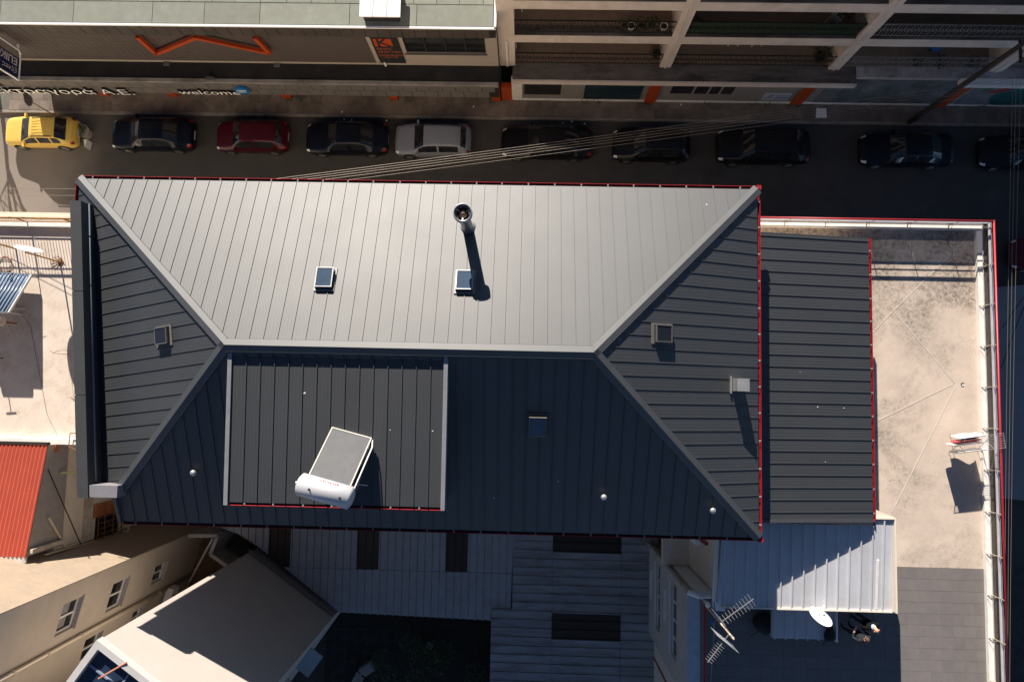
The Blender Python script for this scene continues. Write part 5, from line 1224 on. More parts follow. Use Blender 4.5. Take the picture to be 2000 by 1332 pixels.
# ground floor wall with shop fronts
gy = 16.2
bx('ground_wall', mat('shop_front_grey', (.24,.225,.21), rough=.8, var=.08, dirt=(.2,.17,.15), dscale=1, damt=.4), ab, BX0+.65, BX1, gy, ybk-.02, 0, 3.18)
bx('plinth', white_paint, ab, BX0+.65, BX1, gy-.06, gy-.002, .1, .28)
def gx_(px): return onplane(px, 180, (0,1,0), (0,gy,0)).x
for px in (1275, 1572, 1868): bx('orange_pillar', orange_m, ab, gx_(px)-.3, gx_(px)+.3, gy-.14, gy-.062, .1, 3.15)
gx2 = lambda px, py: onplane(px, py, (0,1,0), (0,gy,0)).x
tp0 = bx('teal_poster', teal_print, ab, gx2(1141,180), gx2(1253,180), gy-.05, gy-.004, .38, 2.6)
mb = MB()
for (px, py, l) in ((1150, 171, .9), (1148, 187, .6), (1222, 187, .7)): p = onplane(px, py, (0,1,0), (0,gy-.053,0)); mb.box(p.x, p.x+l, gy-.056, gy-.053, p.z-.03, p.z+.03)
mb.build('poster_print', clad_mid, tp0)
bx('shop_window', pane_dark, ab, gx2(1024,180), gx2(1095,180), gy-.02, gy-.003, .8, 2.9)
for (l, r) in ((1310,1352), (1357,1382), (1387,1405), (1410,1432)): bx('shop_window', pane_dark, ab, gx2(l,178), gx2(r,178), gy-.02, gy-.003, 1.15, 2.7)
MB().box(gx2(1000,180), gx2(1020,180), gy-.10, gy-.004, .3, 3.0).build('white_panel', white_paint, ab)
emb = bx('oval_notice', mat('pale_blue_notice', (.42,.47,.55), rough=.5), ab, gx2(1495,183), gx2(1548,183), gy-.03, gy-.004, .5, 1.35)
nm = mat('navy_print', (.02,.04,.12), rough=.5)
mb = MB(); x_ = gx2(1503,183)
mb.beam((x_, gy-.034, .65), (x_+.2, gy-.034, 1.2), .004, .05); mb.beam((x_+.2, gy-.0342, 1.2), (x_+.2, gy-.0342, .65), .004, .05)
for k in range(3): mb.box(x_+.45, x_+1.2, gy-.036, gy-.032, .65+k*.18, .70+k*.18)
mb.build('notice_print', nm, emb)
# street mural on the right: overlapping painted patches
mur = bx('mural_ground', mat('faded_mural', (.13,.135,.14), rough=.8, var=.4, scale=1.2, dirt=(.02,.06,.07), dscale=.5, damt=.8), ab, gx2(1600,185), gx2(1855,185), gy-.03, gy-.004, .3, 3.0)
mur2 = bx('mural_ground', mat('pale_mural', (.17,.175,.185), rough=.8, var=.15, scale=2, dirt=(.05,.10,.16), dscale=.9, damt=.6), ab, gx2(1882,190), BX1-.1, gy-.03, gy-.004, .3, 3.0)
MB().lathe((gx2(1975,195), gy-.031, 1.5), [(1.35,0),(1.35,.006)], n=30, axis=(0,-1,0)).build('mural_shape', mat('teal_paint', (.01,.085,.09), rough=.7, var=.35, scale=2), mur2)
for k, (px, c) in enumerate(((1925, (.30,.05,.05)), (1905, (.05,.12,.05)), (1938, (.25,.04,.04)))):
    x_ = gx2(px, 190); MB().lathe((x_, gy-.031-.002*k, 1.9+.15*k), [(.28,0),(.28,.006)], n=9, axis=(0,-1,0)).build('mural_shape', mat('mural_patch_%d' % k, c, rough=.7, var=.4), mur2)

# balcony furniture and pots
def pot(x, y, z, r, h, label, m, leafy=0, seed=1):
    t = thing('plant_pot', label, 'plant pot', (x, y, z), group='pots on the balconies')
    MB().lathe((x, y, z), [(r*.72, 0), (r, h*.9), (r*1.08, h*.9), (r*1.08, h), (r*.9, h), (r*.88, h*.88)], n=18).build('pot', m, t, smooth=True)
    MB().lathe((x, y, z+h*.86), [(r*.86, 0), (r*.86, .01)], n=14).build('soil', soil, t)
    if leafy: leaves(t, (x, y, z+h+.1), r*2.0, .35, leafy, seed)
    return t
def leaves(parent, c, r, h, n, seed, size=.07, m=leaf_m, name='foliage', kind=False):
    rnd = random.Random(seed); mb = MB()
    for i in range(n):
        a = rnd.uniform(0, 6.28); q = r*math.sqrt(rnd.random()); z = c[2] + rnd.uniform(-.3, 1)*h*(1-.5*q/r)
        p = Vector((c[0]+math.cos(a)*q, c[1]+math.sin(a)*q, z)); s = size*rnd.uniform(.6, 1.4)
        u = Vector((rnd.uniform(-1,1), rnd.uniform(-1,1), rnd.uniform(-.4,.6))).normalized(); v = u.cross(Vector((rnd.uniform(-1,1), rnd.uniform(-1,1), rnd.uniform(.2,1)))).normalized()
        mb.add([p - u*s, p + v*s*.4, p + u*s, p - v*s*.4], [(0,1,2,3)])
    o = mb.build(name, m, parent)
    if kind: stuff(o)
    return o
pz = zs[1] + .05
tc = mat('terracotta', (.25,.09,.045), rough=.9)
for px, lab, m, lf in ((1222, 'dark pot without plant on the second balcony', tc, 40), (1233, 'white rimmed pot on the second balcony, left of the pillar', bright_white, 0), (1254, 'reddish straggly plant pot on the second balcony', tc, 60), (1274, 'green bushy plant pot on the second balcony', tc, 110), (1297, 'white rimmed pot right beside the pillar on the second balcony', bright_white, 0)):
    p = onplane(px, 51, (0,1,0), (0, yB+.25, 0)); pot(p.x, yB+.25, zs[1], .17, .3, lab, m, lf, px)
p = onplane(1284, 100, (0,1,0), (0,yB+.45,0)); pot(p.x, yB+.45, zs[0], .2, .3, 'dark pot in the corner of the first balcony by the pillar', plastic_black, 70, 5)
p = onplane(1602, 110, (0,1,0), (0,yB+.4,0)); pot(p.x, yB+.4, zs[0], .25, .35, 'dark bushy pot at the end of the middle first balcony', plastic_black, 160, 6)
p = onplane(1360, 45, (0,1,0), (0,yB+.3,0)); pot(p.x, yB+.3, zs[1], .2, .3, 'leafy climber pot on the green screened balcony', tc, 160, 8)
p = onplane(1640, 30, (0,1,0), (0,yB+.9,0)); pot(p.x, yB+.9, zs[1], .25, .4, 'large bushy pot behind the white chair on the middle balcony', tc, 190, 9)
for px in (1795, 1840, 1905): p = onplane(px, 118, (0,1,0), (0,yB+.15,0)); pot(p.x, yB+.15, zs[0], .17, .25, 'trailing plant pot at the railing of the right first balcony, %s' % {1795: 'leftmost', 1840: 'middle one', 1905: 'rightmost'}[px], plastic_black, 90, px)
def chair(x, y, z, rz, label, m=upvc, grp='plastic chairs on the balconies'):
    t = thing('plastic_chair', label, 'chair', (x, y, z), rz, grp)
    k = dict(local=True)
    MB().box(-.22, .22, -.22, .22, .42, .45).build('seat', m, t, **k)
    bk = MB(); bk.hexa([(-.22,.20,.45),(.22,.20,.45),(.22,.23,.45),(-.22,.23,.45)], [(-.2,.30,.85),(.2,.30,.85),(.2,.33,.85),(-.2,.33,.85)]); bk.build('backrest', m, t, **k)
    for sx in (-1, 1):
        for sy_ in (-1, 1): MB().beam((sx*.2, sy_*.2, .42), (sx*.25, sy_*.26, 0), .04, .04).build('leg', m, t, **k)
        MB().beam((sx*.23, -.2, .65), (sx*.22, .26, .66), .05, .03).build('armrest', m, t, **k)
p = onplane(1003, 20, (0,1,0), (0,yB+1.2,0)); chair(p.x+.1, yB+1.2, zs[1], .3, 'white plastic chair at the left end of the second balcony')
p = onplane(1003, 92, (0,1,0), (0,yB+1.1,0)); chair(p.x+.1, yB+1.1, zs[0], -.6, 'white slatted chair at the left end of the first balcony')
p = onplane(1425, 92, (0,1,0), (0,yB+1.25,0)); chair(p.x, yB+1.25, zs[0], 3.1, 'white plastic chair left of the white table on the middle balcony')
p = onplane(1470, 92, (0,1,0), (0,yB+1.25,0)); chair(p.x, yB+1.25, zs[0], 3.2, 'white plastic chair right of the white table on the middle balcony')
p = onplane(1448, 91, (0,1,0), (0,yB+1.35,0)); t = thing('plastic_table', 'white plastic table on the middle first balcony', 'table', (p.x, yB+1.4, zs[0]))
MB().box(p.x-.45, p.x+.45, yB+1.05, yB+1.75, zs[0]+.70, zs[0]+.74).build('table_top', upvc, t)
for sx in (-1, 1):
    for s_ in (-1, 1): MB().beam((p.x+sx*.38, yB+1.4+s_*.28, zs[0]+.70), (p.x+sx*.42, yB+1.4+s_*.32, zs[0]), .05, .05).build('leg', upvc, t)
p = onplane(1632, 32, (0,1,0), (0,yB+.8,0)); chair(p.x, yB+.7, zs[1], 2.4, 'white plastic chair turned aside on the middle second balcony')
p = onplane(1824, 95, (0,1,0), (0,yB+1.0,0)); t = thing('toy_car', 'blue and yellow ride-on toy on the right first balcony', 'toy', (p.x, yB+1.0, zs[0]))
MB().lathe((p.x, yB+1.0, zs[0]+.12), [(.1,-.02),(.25,0),(.28,.12),(.2,.22),(.08,.24)], n=14).build('body', bl, t, smooth=True)
MB().lathe((p.x, yB+1.05, zs[0]+.36), [(.12,0),(.2,.03),(.18,.1)], n=14).build('seat', mat('yellow_plastic', (.6,.36,.02), rough=.5), t, smooth=True)
for s_ in (-.2, .2): MB().tube((p.x+s_, yB+.84, zs[0]+.08), (p.x+s_, yB+.9, zs[0]+.08), .08, n=10).build('wheel', rubber, t)
# ================================================================ CARS
def lerp_tab(tab, t):
    for a, b in zip(tab, tab[1:]):
        if a[0] <= t <= b[0]:
            k = (t-a[0])/max(1e-9, b[0]-a[0]); k2 = k
            return [x + (y-x)*k2 for x, y in zip(a[1:], b[1:])]
    return list(tab[-1][1:])
# columns: t, top z, top half-width factor, belt z, body half-width factor, sill z
SEDAN = [(0,.50,.62,.46,.70,.30),(.015,.62,.74,.54,.84,.24),(.05,.70,.80,.60,.93,.20),(.12,.76,.83,.66,.985,.18),(.24,.86,.83,.76,1.0,.18),(.285,.93,.80,.82,1.0,.18),(.35,1.16,.72,.86,1.0,.18),(.415,1.36,.66,.88,1.0,.18),(.47,1.425,.65,.89,1.0,.18),(.56,1.44,.65,.90,1.0,.18),(.65,1.42,.64,.90,1.0,.18),(.70,1.37,.64,.91,1.0,.18),(.78,1.17,.68,.92,1.0,.18),(.84,1.02,.74,.92,1.0,.18),(.88,.985,.78,.91,.99,.19),(.95,.96,.78,.86,.96,.22),(.985,.90,.72,.74,.88,.26),(1,.72,.64,.60,.76,.34)]
HATCH = [(0,.52,.62,.48,.70,.30),(.015,.64,.74,.56,.84,.24),(.05,.74,.80,.62,.93,.20),(.12,.82,.83,.70,.985,.18),(.22,.92,.83,.80,1.0,.18),(.26,.98,.80,.84,1.0,.18),(.33,1.20,.72,.88,1.0,.18),(.40,1.40,.66,.90,1.0,.18),(.46,1.47,.65,.91,1.0,.18),(.58,1.49,.65,.92,1.0,.18),(.72,1.47,.64,.94,1.0,.18),(.82,1.42,.64,.95,1.0,.18),(.88,1.34,.64,.96,.99,.19),(.94,1.10,.70,.95,.97,.22),(.97,.96,.76,.88,.93,.26),(1,.78,.68,.66,.82,.34)]
WAGON = [(0,.58,.66,.52,.74,.34),(.015,.72,.78,.62,.87,.28),(.05,.80,.84,.68,.95,.24),(.12,.86,.86,.74,.99,.22),(.21,.93,.86,.82,1.0,.22),(.25,.99,.83,.86,1.0,.22),(.31,1.25,.76,.90,1.0,.22),(.36,1.46,.71,.92,1.0,.22),(.41,1.52,.70,.93,1.0,.22),(.58,1.54,.70,.94,1.0,.22),(.76,1.53,.70,.95,1.0,.22),(.80,1.49,.70,.95,.99,.22),(.87,1.22,.74,.96,.99,.23),(.91,1.06,.78,.95,.98,.24),(.97,.98,.78,.86,.94,.28),(1,.78,.70,.66,.84,.36)]
ESTATE = [(0,.58,.66,.52,.74,.34),(.015,.72,.78,.62,.87,.28),(.05,.80,.84,.68,.95,.24),(.12,.85,.86,.74,.99,.22),(.23,.92,.86,.82,1.0,.22),(.265,.96,.83,.86,1.0,.22),(.36,1.22,.76,.90,1.0,.22),(.45,1.45,.71,.92,1.0,.22),(.50,1.52,.70,.93,1.0,.22),(.62,1.54,.70,.94,1.0,.22),(.77,1.53,.70,.95,1.0,.22),(.81,1.49,.70,.95,.99,.22),(.89,1.20,.74,.96,.99,.23),(.93,1.05,.78,.95,.98,.24),(.97,.98,.78,.86,.94,.28),(1,.78,.70,.66,.84,.36)]
SP = {'estate': (ESTATE, (.265,.46), (.805,.915), (.33,.86)), 'sedan': (SEDAN, (.285,.425), (.70,.845), (.335,.77)), 'hatch': (HATCH, (.26,.405), (.875,.945), (.31,.86)), 'wagon': (WAGON, (.25,.365), (.795,.895), (.29,.86))}
def car(label, px, py, L, W, H, kind, paint, heading=0.0, rails=False, grooves=False, name='parked_car', rnd=0):
    c = at(px, py, 0.0); t = thing(name, label, 'car', (c.x, c.y, 0.004), heading, 'cars parked along the kerb')
    tab, ws, rs, ss = SP[kind]; hs = H / max(r[1] for r in tab)
    def S(tt, q, side, lift=0.0):
        zt, wt, zb, wb, zsill = lerp_tab(tab, min(1, max(0, tt)))
        zt *= hs; zb *= hs
        hw = W/2
        P_ = [(hw*wb*.90, zsill), (hw*wb*.985, zsill+.10), (hw*wb, zsill + (zb-zsill)*.55), (hw*wb*.975, zb), (hw*wt, zt-.045), (hw*wt*.86, zt-.012), (hw*wt*.5, zt), (0, zt+.008)]
        n = len(P_)-1; f = min(n-1e-6, max(0, q*n)); i = int(f); k = f-i
        y = P_[i][0] + (P_[i+1][0]-P_[i][0])*k; z = P_[i][1] + (P_[i+1][1]-P_[i][1])*k
        bow = 0.035*(1 - (y/hw)**2) if (tt < .1 or tt > .9) else 0
        x = -L/2 + L*tt - (bow if tt < .1 else -bow)
        return Vector((x, side*y, z + lift))
    ts = sorted(set([r[0] for r in tab] + [i/44 for i in range(45)])); K = 14
    vs = []; fs = []
    for tt in ts:
        for k in range(K+1): vs.append(S(tt, k/K, 1))
        for k in range(K-1, -1, -1): vs.append(S(tt, k/K, -1))
    m = 2*K+1
    for i in range(len(ts)-1):
        for k in range(m-1): fs.append((i*m+k, i*m+k+1, (i+1)*m+k+1, (i+1)*m+k))
    fs.append(tuple(range(m))); fs.append(tuple((len(ts)-1)*m+k for k in range(m))[::-1])
    fs += [(i*m, (i+1)*m, (i+1)*m+m-1, i*m+m-1) for i in range(len(ts)-1)]
    body = MB().add(vs, fs).build('body', paint, t, local=True)
    for p in body.data.polygons: p.use_smooth = len(p.vertices) == 4
    es = body.modifiers.new('edges', 'EDGE_SPLIT'); es.split_angle = R(38)
    def patch(name, t0, t1, q0, q1, both, m_, lift=.006, nt=8, nq=6, full=False, parent=None):
        lift = max(lift, .010)
        vs = []; fs = []
        qs = [q0 + (q1-q0)*j/nq for j in range(nq+1)]
        def norm(tt, q, sd):
            a = S(tt+.004, q, sd) - S(tt-.004, q, sd); b = S(tt, min(1,q+.01), sd) - S(tt, q-.01, sd); n = a.cross(b); n.normalize()
            return n if n.z*0.3 + n.y*sd > -0.2 and n.z > -.3 else -n
        def pt(tt, q, sd): p = S(tt, q, sd); nn = norm(tt, min(q,.985), sd); nn = nn if (nn.z > .05 or nn.y*sd > 0) else -nn; return p + nn*lift
        cols = [(q, 1) for q in qs] + ([(q, -1) for q in qs[::-1][1:]] if full else [])
        tl_ = sorted(set([t0 + (t1-t0)*i/nt for i in range(nt+1)] + [r[0] for r in tab if t0 < r[0] < t1] + [i/44 for i in range(45) if t0 < i/44 < t1])); nt = len(tl_)-1
        for tt in tl_:
            for (q, sd) in cols: vs.append(pt(tt, q, both if both else sd))
        m2 = len(cols)
        for i in range(nt):
            for k in range(m2-1): fs.append((i*m2+k, i*m2+k+1, (i+1)*m2+k+1, (i+1)*m2+k))
        return MB().add(vs, fs).build(name, m_, parent or t, smooth=True, local=True)
    patch('windscreen', ws[0]+.008, ws[1]-.006, .60, 1.0, 0, pane_dark, full=True)
    patch('rear_window', rs[0]+.006, rs[1]-.006, .60, 1.0, 0, pane_dark, full=True)
    n = 3 if kind in ('wagon', 'estate') else 2
    for sd in (1, -1):
        a, b = ss; cuts = [a, a+(b-a)*.50, b] if n == 2 else [a, a+(b-a)*.40, a+(b-a)*.76, b]
        for u, v in zip(cuts, cuts[1:]): patch('side_window', u+.012, v-.012, .455, .555, sd, pane_dark, lift=.006, nq=3)
        patch('headlight', .012, .055, .44, .62, sd, lamp_glass, lift=.006, nt=3, nq=3)
        patch('tail_light', .955, .99, .42, .60, sd, tail_m, lift=.006, nt=3, nq=3)
        mx = S(ws[0]+.045, .46, sd); MB().obox(mx + Vector((0, sd*.10, .02)), (.05,0,0), (0,.09,0), (0,0,.06)).build('door_mirror', paint, t, local=True)
        for tt in (.185, .80):
            wx_ = -L/2 + L*tt; r = .31
            MB().tube((wx_, sd*(W/2-.20), r+.02), (wx_, sd*(W/2+.004), r+.02), r+.055, n=20).build('wheel_arch', plastic_black, t, local=True)
            wh = MB().tube((wx_, sd*(W/2-.19), r), (wx_, sd*(W/2+.02), r), r, n=20).build('wheel', rubber, t, local=True)
            MB().lathe((wx_, sd*(W/2+.02), r), [(.21,0),(.20,.008),(.05,.012)], n=16, axis=(0, sd, 0)).build('rim', rim_m, wh, smooth=False)
    MB().box(L/2-.005, L/2+.02, -.24, .24, .50, .60).build('number_plate', upvc, t, local=True)
    MB().box(-L/2-.03, -L/2+.05, -.3, .3, .36, .46).build('grille', plastic_black, t, local=True)
    if rails:
        for sd in (1, -1):
            a, b = S(.50, .62, sd), S(.78, .62, sd); MB().beam(a+Vector((0,0,.05)), b+Vector((0,0,.05)), .03, .03).beam(a, a+Vector((0,0,.05)), .03, .03).beam(b, b+Vector((0,0,.05)), .03, .03).build('roof_rail', plastic_black, t, local=True)
    if grooves:
        for k in range(-2, 3): MB().box(-L/2+L*.50, -L/2+L*.74, k*.16-.01, k*.16+.01, H+.002, H+.010).build('roof_rib', paint, t, local=True)
    return t
def paint(n, c, r=.3): return mat(n, c, rough=r, var=.04, scale=2, coat=.08, spec=.3)
blk = paint('black_car_paint', (.006,.006,.008), .28); nvy = paint('blue_black_car_paint', (.004,.005,.011), .28)
ccen = lambda x: 279 + (x-690)*0.0205
def pc(label, x0, x1, kind, p, W=1.74, H=1.45, **k):
    a_, b_ = at(x0, ccen(x0), .55), at(x1, ccen(x1), .55); L = b_.x - a_.x; m_ = pix(((a_.x+b_.x)/2, a_.y, 0)); car(label, m_[0], ccen((x0+x1)/2), L, W, H, kind, p, **k)
pc('yellow station wagon with black roof rails, half in sunlight', 14, 152, 'estate', paint('yellow_car_paint', (.62,.43,.10), .4), W=1.62, H=1.44, rails=True, grooves=True)
pc('black saloon parked second from the left, behind the yellow car', 220, 380, 'sedan', nvy)
pc('dark red hatchback in the parked row', 424, 563, 'hatch', paint('dark_red_car_paint', (.05,.003,.007), .3), W=1.68)
pc('black saloon between the dark red hatchback and the silver car', 599, 758, 'sedan', nvy)
pc('silver grey hatchback with dark windscreen under the wires', 773, 919, 'hatch', paint('silver_car_paint', (.20,.215,.25), .3), H=1.42)
pc('black saloon right of the silver car, crossed by the wires', 980, 1156, 'sedan', blk)
pc('small black hatchback below the teal poster', 1197, 1345, 'hatch', blk)
pc('black van-like car with a bright reflection on its windscreen', 1400, 1577, 'wagon', blk, W=1.8, H=1.62)
pc('dark saloon parked by the foot of the utility pole', 1680, 1856, 'sedan', nvy)
pc('dark car cut off by the right edge of the picture', 1912, 2078, 'sedan', blk)
car('dark red car seen past the terrace railing on the side street', 2035, 502, 4.1, 1.7, 1.45, 'hatch', paint('maroon_car_paint', (.09,.004,.01), .3))

# ================================================================ STREET FURNITURE
sp0 = at(113, 230, .12); t = thing('stop_sign', 'octagonal stop sign on a grey pole seen from behind, by the yellow car', 'road sign', sp0)
MB().tube(sp0, sp0 + Vector((0,0,2.55)), .03, n=10).build('pole', steel_dull, t)
n_ = 8; hz = sp0.z + 2.35
MB().lathe((sp0.x+.035, sp0.y, hz), [(.34,0),(.34,.012)], n=8, axis=(1,0,0)).build('plate', mat('sign_back_grey', (.16,.14,.14), rough=.5, var=.2), t)
MB().lathe((sp0.x-.05, sp0.y+.22, hz), [(.30,0),(.30,.012)], n=24, axis=(1,.25,0)).build('round_plate', mat('sign_maroon', (.10,.02,.02), rough=.5), t)
bn = at(172, 262, 0); t = thing('planter_tub', 'round weathered tub with scrub at the kerb behind the yellow car', 'planter', bn)
MB().lathe(bn, [(.28,0),(.34,.45),(.36,.5),(.31,.5),(.30,.42)], n=20).build('tub', concrete, t, smooth=False); MB().lathe(bn + Vector((0,0,.40)), [(.29,0),(.29,.01)], n=16).build('soil', soil, t); leaves(t, (bn.x-.1, bn.y+.05, .5), .3, .15, 90, 4)
MB().prism([(bn.x+.1,bn.y-.5),(bn.x+.2,bn.y-.95),(bn.x+.28,bn.y-.5)], .006, .5).build('white_wedge', white_paint, t)
wpz = at(1604, 222, .14); tag(MB().prism([(wpz.x-.3,wpz.y-.25),(wpz.x+.3,wpz.y-.25),(wpz.x+.27,wpz.y+.28),(wpz.x-.25,wpz.y+.3)], .135, .142).build('paper_sheet', cloth_white), 'torn white sheet lying on the shaded pavement', 'paper')
rnd = random.Random(21)
for k, (px, py) in enumerate(((668, 219), (672, 233), (687, 235), (755, 236), (1100, 241), (1117, 238), (1142, 242), (925, 209), (1330, 205))):
    q = at(px, py, .15); a = rnd.uniform(0, 3)
    tag(MB().obox(q, Vector((math.cos(a),math.sin(a),0))*.05, Vector((-math.sin(a),math.cos(a),0))*.03, (0,0,.008)).build('litter_scrap', cloth_white), 'small pale scrap of litter on the shaded pavement', 'litter', 'litter scraps on the pavement')
# weeds at the foot of the walls
for k, px in enumerate((565, 590, 770, 800, 960, 985, 1140, 1165, 1265, 1380, 1470, 1500, 1560, 1860, 1915)):
    q = at(px, 195 + (px-1000)*.012, .13); t = thing('weed_clump', 'dark weed clump growing at the foot of the street wall', 'weed', q, group='weeds along the wall foot')
    leaves(t, (q.x, q.y, .17), .30, .22, 70, px, size=.05)
# utility pole and wires
up0 = at(1776, 239, .1); t = thing('utility_pole', 'dark wooden utility pole rising over the right balconies', 'utility pole', up0)
MB().tube(up0, up0 + Vector((.05,-.02,9.6)), .15, .10, n=14).build('post', wood_pole, t, smooth=True)
MB().beam(up0 + Vector((.08,-.75,8.3)), up0 + Vector((.08,.35,8.3)), .09, .09).build('crossarm', wood_pole, t)
for k in (-.65, -.3, .25): MB().lathe(up0 + Vector((.08,k,8.35)), [(.02,0),(.045,.03),(.04,.09),(.02,.12)], n=10).build('insulator', mat('brown_porcelain', (.12,.05,.03), rough=.3), t, smooth=True)
def wire(label, a, b, sag, r=.010, m=wire_m, grp='overhead wires across the street', n=24):
    a, b = Vector(a), Vector(b); pts = []
    for i in range(n+1):
        k = i/n; p = a.lerp(b, k); p.z -= sag*4*k*(1-k); pts.append(p)
    return tag(MB().path(pts, r, n=5).build('overhead_wire', m), label, 'wire', grp)
# they run from beyond the right edge to brackets under the street eave
ends = [(300, 380), (340, 379), (372, 379), (395, 381), (470, 378)]; starts = [(2160, 128), (2160, 134), (2160, 140), (2160, 145), (2160, 152)]
nm_ = ['topmost', 'second from the top', 'third from the top', 'fourth from the top', 'lowest']
for k in range(5):
    wire('pale overhead wire crossing the street, %s of the bundle' % nm_[k], at(*ends[k], 13.4), at(*starts[k], 8.2), .25, r=.0052 if k < 4 else .004)
for k, (x0, x1, z) in enumerate(((1978, 1962, 9.5), (1985, 1968, 9.6), (1994, 1972, 9.7))):
    wire('thin wire running along the side street beyond the red rail, %s' % ('nearest the rail', 'middle one', 'farthest from the rail')[k], at(x0, 150, z), at(x1, 1345, z), .1, r=.006, grp='wires along the side street')
wire('black cable slanting over the side street from the top', at(2015, 560, 6.5), at(1958, 640, 6.0), .05, r=.018, m=wire_black, grp='black cables over the side street')
wire('black cable slanting over the side street, lower of the two', at(2012, 570, 6.5), at(1955, 720, 6.0), .05, r=.018, m=wire_black, grp='black cables over the side street')
for k, y_ in enumerate((368, 381)): wire('pale wire crossing the sunlit street corner, %s one' % ('upper', 'lower')[k], at(-40, y_, 11.5), at(170, y_+1, 12.5), .03, r=.008, grp='wires at the left corner')
# side street: shaded forecourt and wall
q0, q1 = at(1955, 572, .02), at(1955, 975, .02)
struct(MB().prism([(q0.x-3, q0.y), (q0.x+30, q0.y+3.5), (q0.x+30, q1.y-2.5), (q0.x-3, q1.y+.3)], .0, .10).build('forecourt', mat('blue_grey_concrete', (.24,.245,.25), rough=.9, var=.1, scale=1)))
struct(MB().box(q0.x-4, q0.x+30, -40, q1.y-3.6, .005, .03).build('garden_ground', mat('dark_garden_stone', (.05,.048,.045), rough=.95, var=.5, scale=1.5)))

# ================================================================ BARE TREES
def bare_tree(label, base, h, seed, spread=.5, r=.09, depth=5, name='bare_tree', tf=.35):
    rnd = random.Random(seed); t = thing(name, label, 'tree', base); tr = MB(); br = MB()
    base = Vector(base)
    def grow(p, d, l, r, lev):
        n = 3; q = p
        for i in range(n):
            d2 = (d + Vector((rnd.uniform(-1,1), rnd.uniform(-1,1), rnd.uniform(-.2,.5)))*.16).normalized(); e = q + d2*l/n
            (tr if lev == 0 else br).tube(q, e, r*(1-.25*i/n), r*(1-.25*(i+1)/n), n=6 if lev < 2 else 4, cap=False); q = e; d = d2
            if lev > 0 and lev < depth and rnd.random() < .55:
                s = Vector((rnd.uniform(-1,1), rnd.uniform(-1,1), rnd.uniform(-.1,.7))).normalized(); grow(q, (d*.5+s*.8).normalized(), l*.55, r*.45, lev+1)
        if lev < depth:
            for k in range(3 if lev == 0 else 2):
                s = Vector((rnd.uniform(-1,1), rnd.uniform(-1,1), rnd.uniform(0,.6))).normalized(); grow(q, (d*(1-spread)+s*spread*1.3).normalized(), l*.72, r*.62, lev+1)
    grow(base, Vector((0,0,1)), h*tf, r, 0)
    tr.build('trunk', twig_m, t, smooth=True); br.build('branches', twig_m, t, smooth=True)
    return t
b = at(2035, 1290, 0); bare_tree('bare branching tree beyond the terrace railing at the lower right', (b.x-.4, b.y, 0), 6.0, 5, depth=5)
bare_tree('bare street tree outside the left edge throwing twig shadows on the road', (-30.2, 16.4, 0), 9.5, 12, r=.14, depth=5, tf=.2, spread=.6)

# courtyard plants
rnd = random.Random(2)
for k in range(12):
    px, py = rnd.uniform(745, 930), rnd.uniform(1235, 1330); q = at(px, py, .1)
    t = thing('courtyard_shrub', 'dark shrub in the shaded courtyard between the sheds', 'shrub', q, group='courtyard shrubs')
    MB().tube(q, q + Vector((0,0,.5)), .03, .02, n=6).build('stem', twig_m, t)
    leaves(t, (q.x, q.y, q.z+.5), rnd.uniform(.45,.8), .6, 240, k+50, size=.06)
q = at(840, 1258, .1); t = thing('white_crate', 'small pale box lying in the dark courtyard', 'box', q); MB().obox(q+Vector((0,0,.12)), Vector((.8,-.5,0)).normalized()*.16, Vector((.5,.8,0)).normalized()*.11, (0,0,.12)).build('box', upvc, t); MB().obox(q+Vector((0,0,.25)), Vector((.8,-.5,0)).normalized()*.17, Vector((.5,.8,0)).normalized()*.12, (0,0,.012)).build('lid', bright_white, t)
q = at(705, 1325, .1); t = thing('garden_wall', 'low curved garden wall at the bottom of the courtyard', 'wall', q)
pts = [at(690, 1345, .5), at(705, 1315, .5), at(728, 1300, .5)]
for a, b in zip(pts, pts[1:]): MB().beam(a - Vector((0,0,.2)), b - Vector((0,0,.2)), .5, .5).build('wall_segment', concrete, t)

